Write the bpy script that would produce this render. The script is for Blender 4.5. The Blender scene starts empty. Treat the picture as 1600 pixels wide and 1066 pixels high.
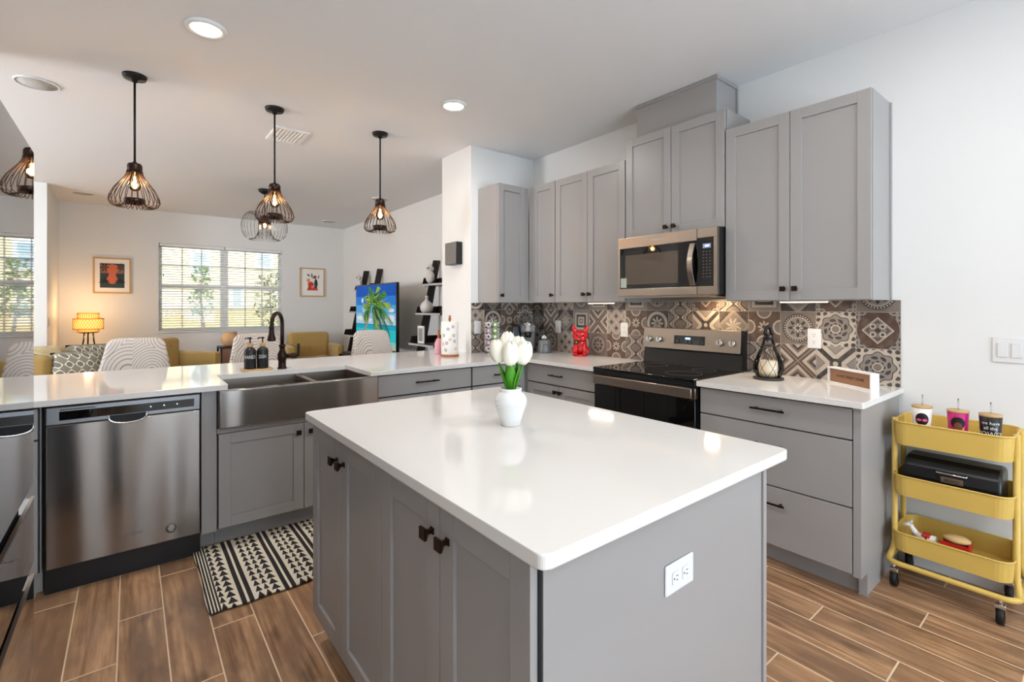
import bpy, bmesh, math, random
from mathutils import Matrix, Vector
random.seed(7)
R = math.radians
PI = math.pi
scene = bpy.context.scene
C = scene.collection

# ------------------------------------------------------------------ camera
CAM_H = 1.345
cam_d = bpy.data.cameras.new('camera')
cam = bpy.data.objects.new('camera', cam_d); C.objects.link(cam)
cam.location = (0, 0, CAM_H)
cam.rotation_euler = (R(90), 0, R(-38.484))
cam_d.sensor_width = 36
cam_d.lens = 749.3 / 1600 * 36
cam_d.shift_y = -54.1 / 1600
cam_d.clip_start = 0.02
scene.camera = cam

# ------------------------------------------------------------------ view, world, sun
scene.view_settings.view_transform = 'Standard'
scene.view_settings.look = 'None'
scene.view_settings.gamma = 1
scene.view_settings.use_curve_mapping = False
scene.view_settings.exposure = -0.30

world = bpy.data.worlds.new('world'); scene.world = world
world.use_nodes = True
wn = world.node_tree.nodes; wl = world.node_tree.links
wn.clear()
bg = wn.new('ShaderNodeBackground'); wo = wn.new('ShaderNodeOutputWorld')
bg.inputs[0].default_value = (0.72, 0.86, 1.0, 1); bg.inputs[1].default_value = 5.0
wl.new(bg.outputs[0], wo.inputs[0])

def light(kind, name, loc, power, color=(1, 1, 1), rot=(0, 0, 0), size=None, size_y=None, shape=None, radius=None, spread=None, cam_vis=True):
    d = bpy.data.lights.new(name, kind); d.energy = power; d.color = color
    if kind == 'AREA':
        d.shape = shape or ('RECTANGLE' if size_y else 'DISK'); d.size = size
        if size_y: d.size_y = size_y
        if spread: d.spread = spread
    if radius is not None and kind in ('POINT', 'SPOT'): d.shadow_soft_size = radius
    o = bpy.data.objects.new(name, d); o.location = loc; o.rotation_euler = rot
    C.objects.link(o); return o

sun = light('SUN', 'sun', (0, 0, 10), 7.0, (1.0, 0.95, 0.86), rot=(R(42), 0, R(-14)))
sun.data.angle = R(1)
ZC = 2.83            # ceiling height
WARM = (1.0, 0.83, 0.66); NEUT = (1.0, 0.965, 0.93); COOL = (0.79, 0.90, 1.0)
# lamps standing for daylight, added at unseen openings; the living-room window has a portal
light('AREA', 'rear_daylight_stand_in', (1.3, -3.42, 1.25), 34, COOL, rot=(R(90), 0, 0), size=2.6, size_y=2.2, shape='RECTANGLE')  # stands in for daylight from behind the camera, at an added door
light('AREA', 'rear_ceiling_fill', (1.3, -3.40, 1.1), 135, (0.74, 0.87, 1.0), rot=(R(146), 0, 0), size=2.6, size_y=1.8, shape='RECTANGLE')  # fill lamp tilted upwards, added to brighten the ceiling
pl = light('AREA', 'living_window_portal', (1.23, 9.41, 1.65), 1, rot=(R(-90), 0, 0), size=1.75, size_y=1.36, shape='RECTANGLE'); pl.data.cycles.is_portal = True
light('AREA', 'hall_side_fill', (-4.45, 5.2, 1.6), 75, (0.93, 0.96, 1.0), rot=(R(90), 0, R(-90)), size=1.0, size_y=1.4, shape='RECTANGLE')  # added fill lamp, brightens the living room from the left
light('AREA', 'hall_ceiling_fill', (-4.44, 5.2, 1.5), 165, (0.92, 0.96, 1.0), rot=(R(130), 0, R(-90)), size=1.0, size_y=1.4, shape='RECTANGLE')  # added uplight that lifts the living-room ceiling

# ------------------------------------------------------------------ helpers
def lin(c):
    c = c / 255.0
    return c / 12.92 if c <= 0.04045 else ((c + 0.055) / 1.055) ** 2.4
def rgb(r, g, b): return (lin(r), lin(g), lin(b), 1)

MATS = {}
def mat(name, col, rough=0.5, metal=0.0, emit=None, estr=0, trans=0, ior=1.45, coat=0, sheen=0, bump=None, spec=None, aniso=0, bdet=3):
    m = bpy.data.materials.new(name); m.use_nodes = True
    nt = m.node_tree; b = nt.nodes['Principled BSDF']
    b.inputs['Base Color'].default_value = rgb(*col)
    b.inputs['Roughness'].default_value = rough
    b.inputs['Metallic'].default_value = metal
    b.inputs['IOR'].default_value = ior
    b.inputs['Transmission Weight'].default_value = trans
    b.inputs['Coat Weight'].default_value = coat
    b.inputs['Sheen Weight'].default_value = sheen
    b.inputs['Anisotropic'].default_value = aniso
    if spec is not None: b.inputs['Specular IOR Level'].default_value = spec
    if emit:
        b.inputs['Emission Color'].default_value = rgb(*emit); b.inputs['Emission Strength'].default_value = estr
    if bump:
        sc, st = bump[0], bump[1]
        n = nt.nodes.new('ShaderNodeTexNoise'); n.inputs['Scale'].default_value = sc; n.inputs['Detail'].default_value = bdet
        tc = nt.nodes.new('ShaderNodeTexCoord')
        bp = nt.nodes.new('ShaderNodeBump'); bp.inputs['Strength'].default_value = st; bp.inputs['Distance'].default_value = 0.004
        if len(bump) > 2:
            mp = nt.nodes.new('ShaderNodeMapping'); mp.inputs['Scale'].default_value = bump[2]
            nt.links.new(tc.outputs['Object'], mp.inputs[0]); nt.links.new(mp.outputs[0], n.inputs['Vector'])
        else:
            nt.links.new(tc.outputs['Object'], n.inputs['Vector'])
        nt.links.new(n.outputs[0], bp.inputs['Height']); nt.links.new(bp.outputs[0], b.inputs['Normal'])
    MATS[name] = m
    return m

class X:
    """shader maths written as expressions"""
    nt = None
    def __init__(s, sock): s.s = sock
    @staticmethod
    def m(op, *a):
        n = X.nt.nodes.new('ShaderNodeMath'); n.operation = op
        for i, v in enumerate(a):
            if isinstance(v, X): X.nt.links.new(v.s, n.inputs[i])
            else: n.inputs[i].default_value = v
        return X(n.outputs[0])
    def __add__(s, o): return X.m('ADD', s, o)
    __radd__ = __add__
    def __sub__(s, o): return X.m('SUBTRACT', s, o)
    def __rsub__(s, o): return X.m('SUBTRACT', o, s)
    def __mul__(s, o): return X.m('MULTIPLY', s, o)
    __rmul__ = __mul__
    def __truediv__(s, o): return X.m('DIVIDE', s, o)
    def __lt__(s, o): return X.m('LESS_THAN', s, o)
    def __gt__(s, o): return X.m('GREATER_THAN', s, o)
def xabs(a): return X.m('ABSOLUTE', a)
def xmax(a, b): return X.m('MAXIMUM', a, b)
def xmin(a, b): return X.m('MINIMUM', a, b)
def xfl(a): return X.m('FLOOR', a)
def xfr(a): return X.m('FRACT', a)
def xsin(a): return X.m('SINE', a)
def xcos(a): return X.m('COSINE', a)
def xsq(a): return X.m('SQRT', a)
def xat(a, b): return X.m('ARCTAN2', a, b)
def xlen(a, b): return xsq(a * a + b * b)
def ring(d, r, w): return xabs(d - r) < w
def mixc(fac, a, b):
    n = X.nt.nodes.new('ShaderNodeMix'); n.data_type = 'RGBA'
    if isinstance(fac, X): X.nt.links.new(fac.s, n.inputs[0])
    else: n.inputs[0].default_value = fac
    for k, v in ((6, a), (7, b)):
        if isinstance(v, tuple): n.inputs[k].default_value = v
        else: X.nt.links.new(v.s if isinstance(v, X) else v, n.inputs[k])
    return n.outputs[2]
def coords(kind='Object'):
    tc = X.nt.nodes.new('ShaderNodeTexCoord'); sp = X.nt.nodes.new('ShaderNodeSeparateXYZ')
    X.nt.links.new(tc.outputs[kind], sp.inputs[0])
    return X(sp.outputs[0]), X(sp.outputs[1]), X(sp.outputs[2])
def noise(x, y, z, scale=1, detail=3):
    c = X.nt.nodes.new('ShaderNodeCombineXYZ')
    for i, v in enumerate((x, y, z)):
        if isinstance(v, X): X.nt.links.new(v.s, c.inputs[i])
        else: c.inputs[i].default_value = v
    n = X.nt.nodes.new('ShaderNodeTexNoise'); n.inputs['Scale'].default_value = scale; n.inputs['Detail'].default_value = detail
    X.nt.links.new(c.outputs[0], n.inputs['Vector'])
    return X(n.outputs[0])
def white(x, y):
    c = X.nt.nodes.new('ShaderNodeCombineXYZ')
    X.nt.links.new(x.s, c.inputs[0])
    if isinstance(y, X): X.nt.links.new(y.s, c.inputs[1])
    n = X.nt.nodes.new('ShaderNodeTexWhiteNoise'); n.noise_dimensions = '3D'
    X.nt.links.new(c.outputs[0], n.inputs['Vector'])
    return X(n.outputs['Value'])
def start(name, rough=0.5, **k):
    m = mat(name, (128, 128, 128), rough, **k); X.nt = m.node_tree; return m
def setcol(m, out, sock='Base Color'):
    m.node_tree.links.new(out.s if isinstance(out, X) else out, m.node_tree.nodes['Principled BSDF'].inputs[sock])
def setbump(m, h, strength=0.3, dist=0.002):
    bp = m.node_tree.nodes.new('ShaderNodeBump'); bp.inputs['Strength'].default_value = strength; bp.inputs['Distance'].default_value = dist
    m.node_tree.links.new(h.s, bp.inputs['Height']); m.node_tree.links.new(bp.outputs[0], m.node_tree.nodes['Principled BSDF'].inputs['Normal'])

ROOTM = {}
def root_of(o):
    while o.parent: o = o.parent
    return o
def thing(name, label, cat, loc=(0, 0, 0), rotz=0, group=None):
    o = bpy.data.objects.new(name, None); C.objects.link(o)
    o.empty_display_size = 0.05
    o.location = loc; o.rotation_euler = (0, 0, rotz)
    o['label'] = label; o['category'] = cat
    if group: o['group'] = group
    ROOTM[o] = Matrix.Translation(loc) @ Matrix.Rotation(rotz, 4, 'Z')
    return o
def tag(o, label, cat, group=None, kind=None):
    o['label'] = label; o['category'] = cat
    if group: o['group'] = group
    if kind: o['kind'] = kind
    return o
def struct(o, label=None):
    o['kind'] = 'structure'
    if label: o['label'] = label
    return o
def dup(root, loc, rotz, label=None, rename=None):
    def cp(o, parent):
        c = o.copy(); C.objects.link(c); c.parent = parent
        for ch in [q for q in bpy.data.objects if q.parent == o]: cp(ch, c)
        return c
    r = cp(root, None)
    r.location = loc; r.rotation_euler = (0, 0, rotz)
    ROOTM[r] = Matrix.Translation(loc) @ Matrix.Rotation(rotz, 4, 'Z')
    if label: r['label'] = label
    return r

def I(p): return p
def NX(plane):                  # face that looks towards -X : (u, n, z) -> world
    return lambda p: (plane - p[1], p[0], p[2])
def NY(plane):                  # face that looks towards -Y
    return lambda p: (p[0], plane - p[1], p[2])
def PX(plane):                  # face that looks towards +X
    return lambda p: (plane + p[1], p[0], p[2])

class MB:
    def __init__(s, f=I):
        s.bm = bmesh.new(); s.f = f; s.mi = 0; s.uv = None; s.smooth = False
    def _v(s, p): return s.bm.verts.new(s.f(tuple(p)))
    def _face(s, vs, sm=None):
        try: fc = s.bm.faces.new(vs)
        except ValueError: return None
        fc.material_index = s.mi; fc.smooth = s.smooth if sm is None else sm
        return fc
    def box(s, x0, x1, y0, y1, z0, z1, bev=0, seg=2):
        P = [(x, y, z) for z in (z0, z1) for y in (y0, y1) for x in (x0, x1)]
        v = [s._v(p) for p in P]
        fs = [s._face([v[i] for i in q], False) for q in ((0, 2, 3, 1), (4, 5, 7, 6), (0, 1, 5, 4), (2, 6, 7, 3), (0, 4, 6, 2), (1, 3, 7, 5))]
        if bev:
            es = list({e for fc in fs for e in fc.edges})
            r = bmesh.ops.bevel(s.bm, geom=es, offset=bev, segments=seg, profile=0.5, affect='EDGES')
            for fc in r['faces']: fc.material_index = s.mi; fc.smooth = True
        return s
    def prism(s, pts, z0, z1, bev=0, axis='z', sm=False):
        """polygon pts extruded; axis z: (x,y)->z ; axis y: pts are (x,z) and z0,z1 are y ; axis x: pts are (y,z)"""
        def mk(p, t):
            if axis == 'z': return (p[0], p[1], t)
            if axis == 'y': return (p[0], t, p[1])
            return (t, p[0], p[1])
        a = [s._v(mk(p, z0)) for p in pts]; b = [s._v(mk(p, z1)) for p in pts]
        n = len(pts)
        fs = [s._face(a[::-1], False), s._face(b, False)]
        for i in range(n): fs.append(s._face([a[i], a[(i + 1) % n], b[(i + 1) % n], b[i]], sm))
        if bev:
            es = list({e for fc in fs[:2] if fc for e in fc.edges})
            r = bmesh.ops.bevel(s.bm, geom=es, offset=bev, segments=2, profile=0.5, affect='EDGES')
            for fc in r['faces']: fc.material_index = s.mi; fc.smooth = True
        return s
    def poly(s, pts):
        s._face([s._v(p) for p in pts], False); return s
    def loft(s, rings, closed=True, cap=True, sm=True, capsm=False):
        vs = [[s._v(p) for p in r] for r in rings]
        n = len(vs[0])
        for a, b in zip(vs, vs[1:]):
            for i in range(n if closed else n - 1):
                s._face([a[i], a[(i + 1) % n], b[(i + 1) % n], b[i]], sm)
        if cap:
            s._face(vs[0][::-1], capsm); s._face(vs[-1], capsm)
        return s
    def lathe(s, prof, c=(0, 0, 0), n=24, sm=True, sx=1, sy=1, axis='z'):
        rings = []
        for r, z in prof:
            r = max(r, 1e-5)
            ring_ = []
            for i in range(n):
                a = 2 * PI * i / n
                p = (r * math.cos(a) * sx, r * math.sin(a) * sy, z)
                if axis == 'y': p = (p[0], p[2], p[1])
                if axis == 'x': p = (p[2], p[0], p[1])
                ring_.append((c[0] + p[0], c[1] + p[1], c[2] + p[2]))
            rings.append(ring_)
        return s.loft(rings, sm=sm)
    def cyl(s, p0, p1, r, n=16, r2=None):
        p0 = Vector(p0); p1 = Vector(p1); d = (p1 - p0).normalized()
        a = d.orthogonal().normalized(); b = d.cross(a)
        r2 = r if r2 is None else r2
        rings = [[p + (a * math.cos(2 * PI * i / n) + b * math.sin(2 * PI * i / n)) * rr for i in range(n)] for p, rr in ((p0, r), (p1, r2))]
        return s.loft(rings)
    def tube(s, pts, r, n=8, closed=False, rad=None):
        P = [Vector(p) for p in pts]; m = len(P)
        tang = []
        for i in range(m):
            if closed: t = P[(i + 1) % m] - P[i - 1]
            else: t = P[min(i + 1, m - 1)] - P[max(i - 1, 0)]
            tang.append(t.normalized())
        a = tang[0].orthogonal().normalized(); rings = []
        for i in range(m):
            a = (a - tang[i] * a.dot(tang[i])).normalized(); b = tang[i].cross(a)
            rr = rad[i] if rad else r
            rings.append([P[i] + (a * math.cos(2 * PI * k / n) + b * math.sin(2 * PI * k / n)) * rr for k in range(n)])
        if closed:
            vs = [[s._v(p) for p in q] for q in rings]
            # align first and last ring
            best = min(range(n), key=lambda k: (Vector(rings[0][k]) - Vector(rings[-1][0])).length)
            for i in range(m - 1):
                for k in range(n): s._face([vs[i][k], vs[i][(k + 1) % n], vs[i + 1][(k + 1) % n], vs[i + 1][k]], True)
            for k in range(n):
                s._face([vs[-1][k], vs[-1][(k + 1) % n], vs[0][(k + 1 + best) % n], vs[0][(k + best) % n]], True)
        else: s.loft(rings)
        return s
    def ball(s, c, r, sx=1, sy=1, sz=1, n=16, rows=10):
        prof = [(r * math.sin(PI * i / rows), -r * math.cos(PI * i / rows) * sz) for i in range(rows + 1)]
        return s.lathe(prof, c, n, sx=sx, sy=sy)
    def text(s, txt, size, M, ext=0.0004, bend=None, align='CENTER', shear=0):
        cu = bpy.data.curves.new('t', 'FONT'); cu.body = txt; cu.size = size; cu.align_x = align; cu.align_y = 'CENTER'; cu.resolution_u = 2; cu.extrude = ext; cu.shear = shear
        ob = bpy.data.objects.new('t', cu); C.objects.link(ob)
        bpy.context.view_layer.update()
        me = bpy.data.meshes.new_from_object(ob.evaluated_get(bpy.context.evaluated_depsgraph_get()))
        vs = []
        for v in me.vertices:
            p = Vector(v.co)
            if bend: p = Vector((bend * math.sin(p.x / bend), p.y, -bend + (bend + p.z) * math.cos(p.x / bend)))
            vs.append(s._v(M @ p))
        for pl in me.polygons: s._face([vs[i] for i in pl.vertices], False)
        bpy.data.objects.remove(ob); bpy.data.curves.remove(cu); bpy.data.meshes.remove(me)
        return s
    def build(s, name, mats, parent=None, world=True, bevel=0, subsurf=0, origin=True):
        bmesh.ops.recalc_face_normals(s.bm, faces=s.bm.faces[:])
        me = bpy.data.meshes.new(name)
        if parent is not None:
            if world:
                Mi = ROOTM[root_of(parent)].inverted()
                bmesh.ops.transform(s.bm, matrix=Mi, verts=s.bm.verts[:])
            loc = (0, 0, 0)
        else:
            loc = (0, 0, 0)
            if origin and s.bm.verts:
                xs = [v.co.x for v in s.bm.verts]; ys = [v.co.y for v in s.bm.verts]; zs = [v.co.z for v in s.bm.verts]
                loc = ((min(xs) + max(xs)) / 2, (min(ys) + max(ys)) / 2, min(zs))
                bmesh.ops.translate(s.bm, vec=-Vector(loc), verts=s.bm.verts[:])
        s.bm.to_mesh(me); s.bm.free()
        o = bpy.data.objects.new(name, me); C.objects.link(o); o.location = loc
        if not isinstance(mats, (list, tuple)): mats = [mats]
        for m in mats: me.materials.append(m)
        if parent is not None: o.parent = parent
        else: ROOTM[o] = Matrix.Translation(loc)
        if bevel:
            b = o.modifiers.new('bevel', 'BEVEL'); b.width = bevel; b.segments = 2; b.limit_method = 'ANGLE'
        if subsurf:
            q = o.modifiers.new('sub', 'SUBSURF'); q.levels = subsurf; q.render_levels = subsurf
        return o

def face_mx(plane, u, z, facing='-X', n=0.001):
    """matrix that lays text (x right, y up, z out) on a wall face"""
    if facing == '-X': return Matrix(((0, 0, -1, plane - n), (-1, 0, 0, u), (0, 1, 0, z), (0, 0, 0, 1)))
    return Matrix(((1, 0, 0, u), (0, 0, -1, plane - n), (0, 1, 0, z), (0, 0, 0, 1)))

# ------------------------------------------------------------------ materials
M_wall = mat('wall_paint', (229, 229, 227), 0.6, bump=(90, 0.05))
M_ceil = mat('ceiling_paint', (233, 234, 235), 0.75, bump=(38, 0.25))
M_cab = mat('grey_cabinet_paint', (157, 154, 152), 0.34, spec=0.45)
M_dark = mat('gap_dark', (38, 38, 40), 0.7)
M_quartz = mat('white_quartz', (229, 226, 222), 0.07, spec=0.6)
M_bronze = mat('oil_bronze', (48, 32, 26), 0.35, metal=0.7)
M_black = mat('black_metal', (26, 25, 26), 0.4, metal=0.4)
M_bplast = mat('black_plastic', (20, 20, 21), 0.35)
M_bglass = mat('black_glass', (9, 9, 10), 0.03, spec=0.7)
M_white = mat('white_plastic', (224, 224, 223), 0.35)
M_trim = mat('white_trim', (235, 236, 236), 0.4)
M_steel = mat('brushed_steel', (152, 147, 142), 0.2, metal=1.0, bump=(1.0, 0.5, (7, 7, 0.7)), bdet=0)
M_steel.node_tree.nodes['Bump'].inputs['Distance'].default_value = 0.03
M_steelh = mat('satin_steel', (164, 152, 140), 0.3, metal=1.0)
M_chrome = mat('chrome', (215, 215, 215), 0.08, metal=1.0)
M_fridge = mat('fridge_steel', (150, 152, 156), 0.018, metal=1.0)
M_mustard = mat('mustard_fabric', (180, 150, 88), 0.9, sheen=0.3, bump=(400, 0.3))
M_yellow = mat('yellow_enamel', (214, 180, 92), 0.4)
M_wood = mat('light_wood', (196, 160, 110), 0.5, bump=(8, 0.1, (1, 1, 12)))
M_woodd = mat('dark_wood', (34, 26, 25), 0.4)
M_cream = mat('cream_ceramic', (236, 232, 222), 0.25)
M_ivory = mat('white_petal', (243, 238, 222), 0.5)
M_green = mat('stem_green', (72, 146, 30), 0.4)
M_red = mat('red_gloss', (196, 18, 24), 0.08, coat=0.5)
M_soap = mat('matt_black_bottle', (26, 26, 28), 0.4)
M_lettr = mat('white_lettering', (225, 222, 215), 0.6)
M_paper = mat('paper', (240, 236, 230), 0.9)
M_cushg = mat('black_rubber', (18, 18, 18), 0.6)
M_silver = mat('silver_wire', (190, 190, 194), 0.15, metal=1)
M_canvas = mat('picture_paper', (240, 238, 232), 0.8)
M_led = mat('led_white', (255, 255, 255), 0.5, emit=(200, 225, 255), estr=6)
M_lamp = mat('downlight_lens', (255, 255, 255), 0.5, emit=(255, 240, 222), estr=14)
M_wire = mat('bronze_wire', (70, 48, 36), 0.35, metal=0.6)
M_bulb = mat('filament_glow', (255, 200, 120), 0.5, emit=(255, 196, 110), estr=60)

def glassy(name, tint=(1, 1, 1, 1), gloss=0.08, rough=0.0, fres=True):
    m = bpy.data.materials.new(name); m.use_nodes = True; nt = m.node_tree; nt.nodes.clear()
    o = nt.nodes.new('ShaderNodeOutputMaterial'); t = nt.nodes.new('ShaderNodeBsdfTransparent'); g = nt.nodes.new('ShaderNodeBsdfGlossy')
    t.inputs[0].default_value = tint; g.inputs['Roughness'].default_value = rough
    mx = nt.nodes.new('ShaderNodeMixShader'); mx.inputs[0].default_value = gloss
    if fres:
        lw = nt.nodes.new('ShaderNodeFresnel'); lw.inputs[0].default_value = 1.45
        nt.links.new(lw.outputs[0], mx.inputs[0])
    nt.links.new(t.outputs[0], mx.inputs[1]); nt.links.new(g.outputs[0], mx.inputs[2]); nt.links.new(mx.outputs[0], o.inputs[0])
    return m
M_glass = glassy('clear_glass')
M_pane = glassy('window_glass', (0.97, 0.99, 1, 1))
M_amber = glassy('bulb_glass', (1.0, 0.86, 0.66, 1))
M_smoke = glassy('microwave_glass', (0.16, 0.15, 0.14, 1))

# floor: wood-look planks 0.1545 wide, 0.915 long, stair-stepped, pale grout
M_floor = start('plank_floor', 0.42)
x, y, z = coords()
u = (x + 0.195) / 0.1545; i = xfl(u); fu = xfr(u)
v = (y - 2.34 - i * 0.305) / 0.915; j = xfl(v); fv = xfr(v)
g = xmax(xmax(xabs(fu - 0.5) > 0.4835, xabs(fv - 0.5) > 0.4968), 0.0)
rnd = white(i, j)
n1 = noise(x * 46 + rnd * 37, y * 3.0 + rnd * 11, rnd * 9, 1, 8)
n2 = noise(x * 5 + rnd * 20, y * 1.6 + rnd * 7, 3.3, 1.6, 3)
n3 = noise(x * 9 + rnd * 50, y * 4 + rnd * 13, 1.3, 1, 2)
c1 = mixc((n1 - 0.32) * 2.8, rgb(122, 84, 56), rgb(210, 166, 124))
c2 = mixc((n2 - 0.34) * 3.2, rgb(124, 94, 72), c1)
c3 = mixc(xmin(xmax((n3 - 0.58) * 4.5, 0.0), 0.75), c2, rgb(74, 54, 40))
tone = mixc(rnd * 0.35, c3, rgb(194, 150, 112))
setcol(M_floor, mixc(g, tone, rgb(222, 196, 164)))
setcol(M_floor, g * 0.35 + n1 * 0.12 + 0.30, 'Roughness')
setbump(M_floor, (1.0 - g) + n1 * 0.12, 0.35, 0.002)

# patterned cement-look tiles
TL = rgb(186, 174, 160); TM = rgb(122, 110, 101); TD = rgb(64, 57, 54); TB = rgb(96, 76, 63); TG = rgb(138, 130, 123)
def tile(name, fn):
    m = start(name, 0.35)
    a, b, _ = coords('UV'); a = (a - 0.5) * 2; b = (b - 0.5) * 2
    wx, wy, wz = coords('Object')
    col = fn(a, b)
    n = noise(wx, wy, wz, 26, 4)
    col = mixc((n - 0.45) * 1.1, col, TG)
    edge = xmax(xabs(a), xabs(b)) > 0.982
    setcol(m, mixc(edge, col, rgb(160, 150, 140)))
    return m
def t_x(a, b):
    A = xabs(a); B = xabs(b); d = xabs(A - B)
    c = mixc(d < 0.22, TM, TB); c = mixc(ring(d, 0.28, 0.06), c, TL)
    c = mixc(d > 0.34, c, TL); c = mixc(d > 0.46, c, TM); c = mixc(d > 0.62, c, TD); c = mixc(d > 0.80, c, TL)
    return mixc((d < 0.05), c, TG)
def t_x2(a, b):
    A = xabs(a); B = xabs(b); s_ = A + B; d = xabs(A - B)
    c = mixc(d < 0.18, TL, TD); c = mixc(d > 0.55, c, TG); c = mixc(ring(d, 0.55, 0.04), c, TM)
    c = mixc(xlen(a, b) < 0.30, c, TD); return mixc(xlen(a, b) < 0.14, c, TL)
def t_med(a, b):
    r = xlen(a, b); th = xat(a, b)
    c = mixc(r < 0.86, TM, TD); c = mixc(r < 0.66, c, TG)
    dots = X.m('MULTIPLY', ring(r, 0.76, 0.045), xcos(th * 32) > 0.0)
    c = mixc(dots, c, TL); c = mixc(ring(r, 0.65, 0.03), c, TL)
    pet = xabs(xcos(th * 4)) * 0.5 + 0.06
    c = mixc(r < pet, c, TD); c = mixc(r < pet * 0.55, c, TL); return mixc(r < 0.1, c, TD)
def t_sq(a, b):
    m_ = xmax(xabs(a), xabs(b)); c = mixc(xfr(m_ * 2.6) > 0.5, TD, TL)
    c = mixc(m_ > 0.8, c, TG); return mixc(m_ < 0.12, c, TL)
def t_dam(a, b):
    r = xlen(a, b); th = xat(a, b)
    R_ = 0.78 + xabs(xcos(th * 2)) * 0.0 + xcos(th * 8) * 0.06
    c = mixc(r < R_, TL, TG)
    w = xabs(xsin(th * 4 + r * 5) * xcos(r * 12))
    c = mixc(X.m('MULTIPLY', w > 0.45, r < 0.7), c, TD)
    c = mixc(ring(r, R_, 0.025), c, TD)
    c = mixc(X.m('MULTIPLY', xabs(xsin(a * 9) * xsin(b * 9)) > 0.55, r > 0.95), c, TD)
    c = mixc(r < 0.26, c, TL); return mixc(r < 0.19, c, TM)
def t_oge(a, b):
    A = xabs(a); B = xabs(b); s_ = A + B; r = xlen(a, b)
    c = mixc(A * A * 0.95 + B * B * 0.75 < 0.86, TG, rgb(82, 62, 52))
    c = mixc(X.m('MULTIPLY', xabs(xsin(a * 11) * xsin(b * 11)) > 0.5, r > 1.0), c, TD)
    c = mixc(s_ < 0.74, c, TL); c = mixc(s_ < 0.66, c, TM)
    q = xlen(A - 0.22, B - 0.22); c = mixc(q < 0.15, c, TL); c = mixc(q < 0.08, c, TD)
    q2 = xabs(A - B); c = mixc(X.m('MULTIPLY', ring(s_, 0.5, 0.05), q2 > 0.25), c, TD)
    return mixc(s_ < 0.16, c, TD)
def t_ring(a, b):
    r = xlen(a, b); th = xat(a, b)
    c = mixc(r < 0.92, TD, TL); c = mixc(r < 0.72, c, TG); c = mixc(r < 0.66, c, TD)
    c = mixc(r < xabs(xcos(th * 4)) * 0.56, c, TL); return mixc(r < 0.16, c, TM)
def t_lat(a, b):
    p = a * 2.0; q = b * 2.0
    w = xabs(xcos(p * 1.5708) + xcos(q * 3.1416) * 0.55)
    c = mixc(w > 0.42, TL, TD); c = mixc(w > 0.75, c, TM); return mixc(w < 0.14, c, TM)
def t_dia(a, b):
    p = xfr(a * 1.0 + b * 1.0) ; q = xfr(a * 1.0 - b * 1.0)
    e = xmin(xmin(p, 1.0 - p), xmin(q, 1.0 - q))
    c = mixc(e < 0.07, TM, TL); c = mixc(ring(e, 0.2, 0.035), c, TL); c = mixc(e > 0.34, c, TD)
    return mixc(xabs(a) > 0.86, c, TL)
def t_star(a, b):
    r = xlen(a, b); th = xat(a, b)
    s_ = 0.5 - xabs(xfr(th * 1.27324) - 0.5) * 0.62
    A = xabs(a); B = xabs(b)
    c = mixc(A + B < 1.0, TD, TM); c = mixc(ring(A + B, 1.0, 0.12), c, TG)
    c = mixc(r < s_ + 0.1, c, TL); return mixc(X.m('MULTIPLY', r < s_ + 0.1, xfr(th * 1.27324) > 0.5), c, TG)
def t_flw(a, b):
    A = xabs(a); B = xabs(b); r = xlen(a, b); th = xat(a, b)
    c = mixc(xlen(A - 1.0, B) < 0.42, TB, TM); c = mixc(xlen(A, B - 1.0) < 0.42, c, TM)
    c = mixc(ring(xlen(A - 1.0, B), 0.42, 0.05), c, TL); c = mixc(ring(xlen(A, B - 1.0), 0.42, 0.05), c, TL)
    c = mixc(r < 0.1 + xabs(xcos(th * 4)) * 0.3, c, TL); return mixc(r < 0.12, c, TD)
TILES = [tile('tile_' + f.__name__[2:], f) for f in (t_x, t_x2, t_med, t_sq, t_dam, t_oge, t_ring, t_lat, t_dia, t_star, t_flw)]

# counter chair cloth: concentric arcs drawn in thin lines
M_arc = start('arc_line_fabric', 0.9)
x, y, z = coords()
vo = X.nt.nodes.new('ShaderNodeTexVoronoi'); vo.inputs['Scale'].default_value = 3.4; vo.feature = 'F1'
cb = X.nt.nodes.new('ShaderNodeCombineXYZ'); X.nt.links.new(x.s, cb.inputs[0]); X.nt.links.new((z * 0.8).s, cb.inputs[1])
X.nt.links.new(cb.outputs[0], vo.inputs['Vector'])
setcol(M_arc, mixc(xfr(X(vo.outputs['Distance']) * 19) > 0.80, rgb(214, 206, 198), rgb(146, 136, 130)))
# ogee cushion
M_ogee = start('ogee_cushion', 0.9)
x, y, z = coords()
w = xcos(x * 90 + y * 90) + xcos(z * 74 + 0.6)
setcol(M_ogee, mixc(w > 1.0, mixc(ring(w, 0.35, 0.3), rgb(126, 120, 104), rgb(214, 206, 188)), rgb(104, 104, 98)))
M_throw = start('striped_throw', 0.95)
x, y, z = coords()
setcol(M_throw, mixc(xfr(y * 16) > 0.7, rgb(226, 210, 168), rgb(204, 182, 128)))
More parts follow.
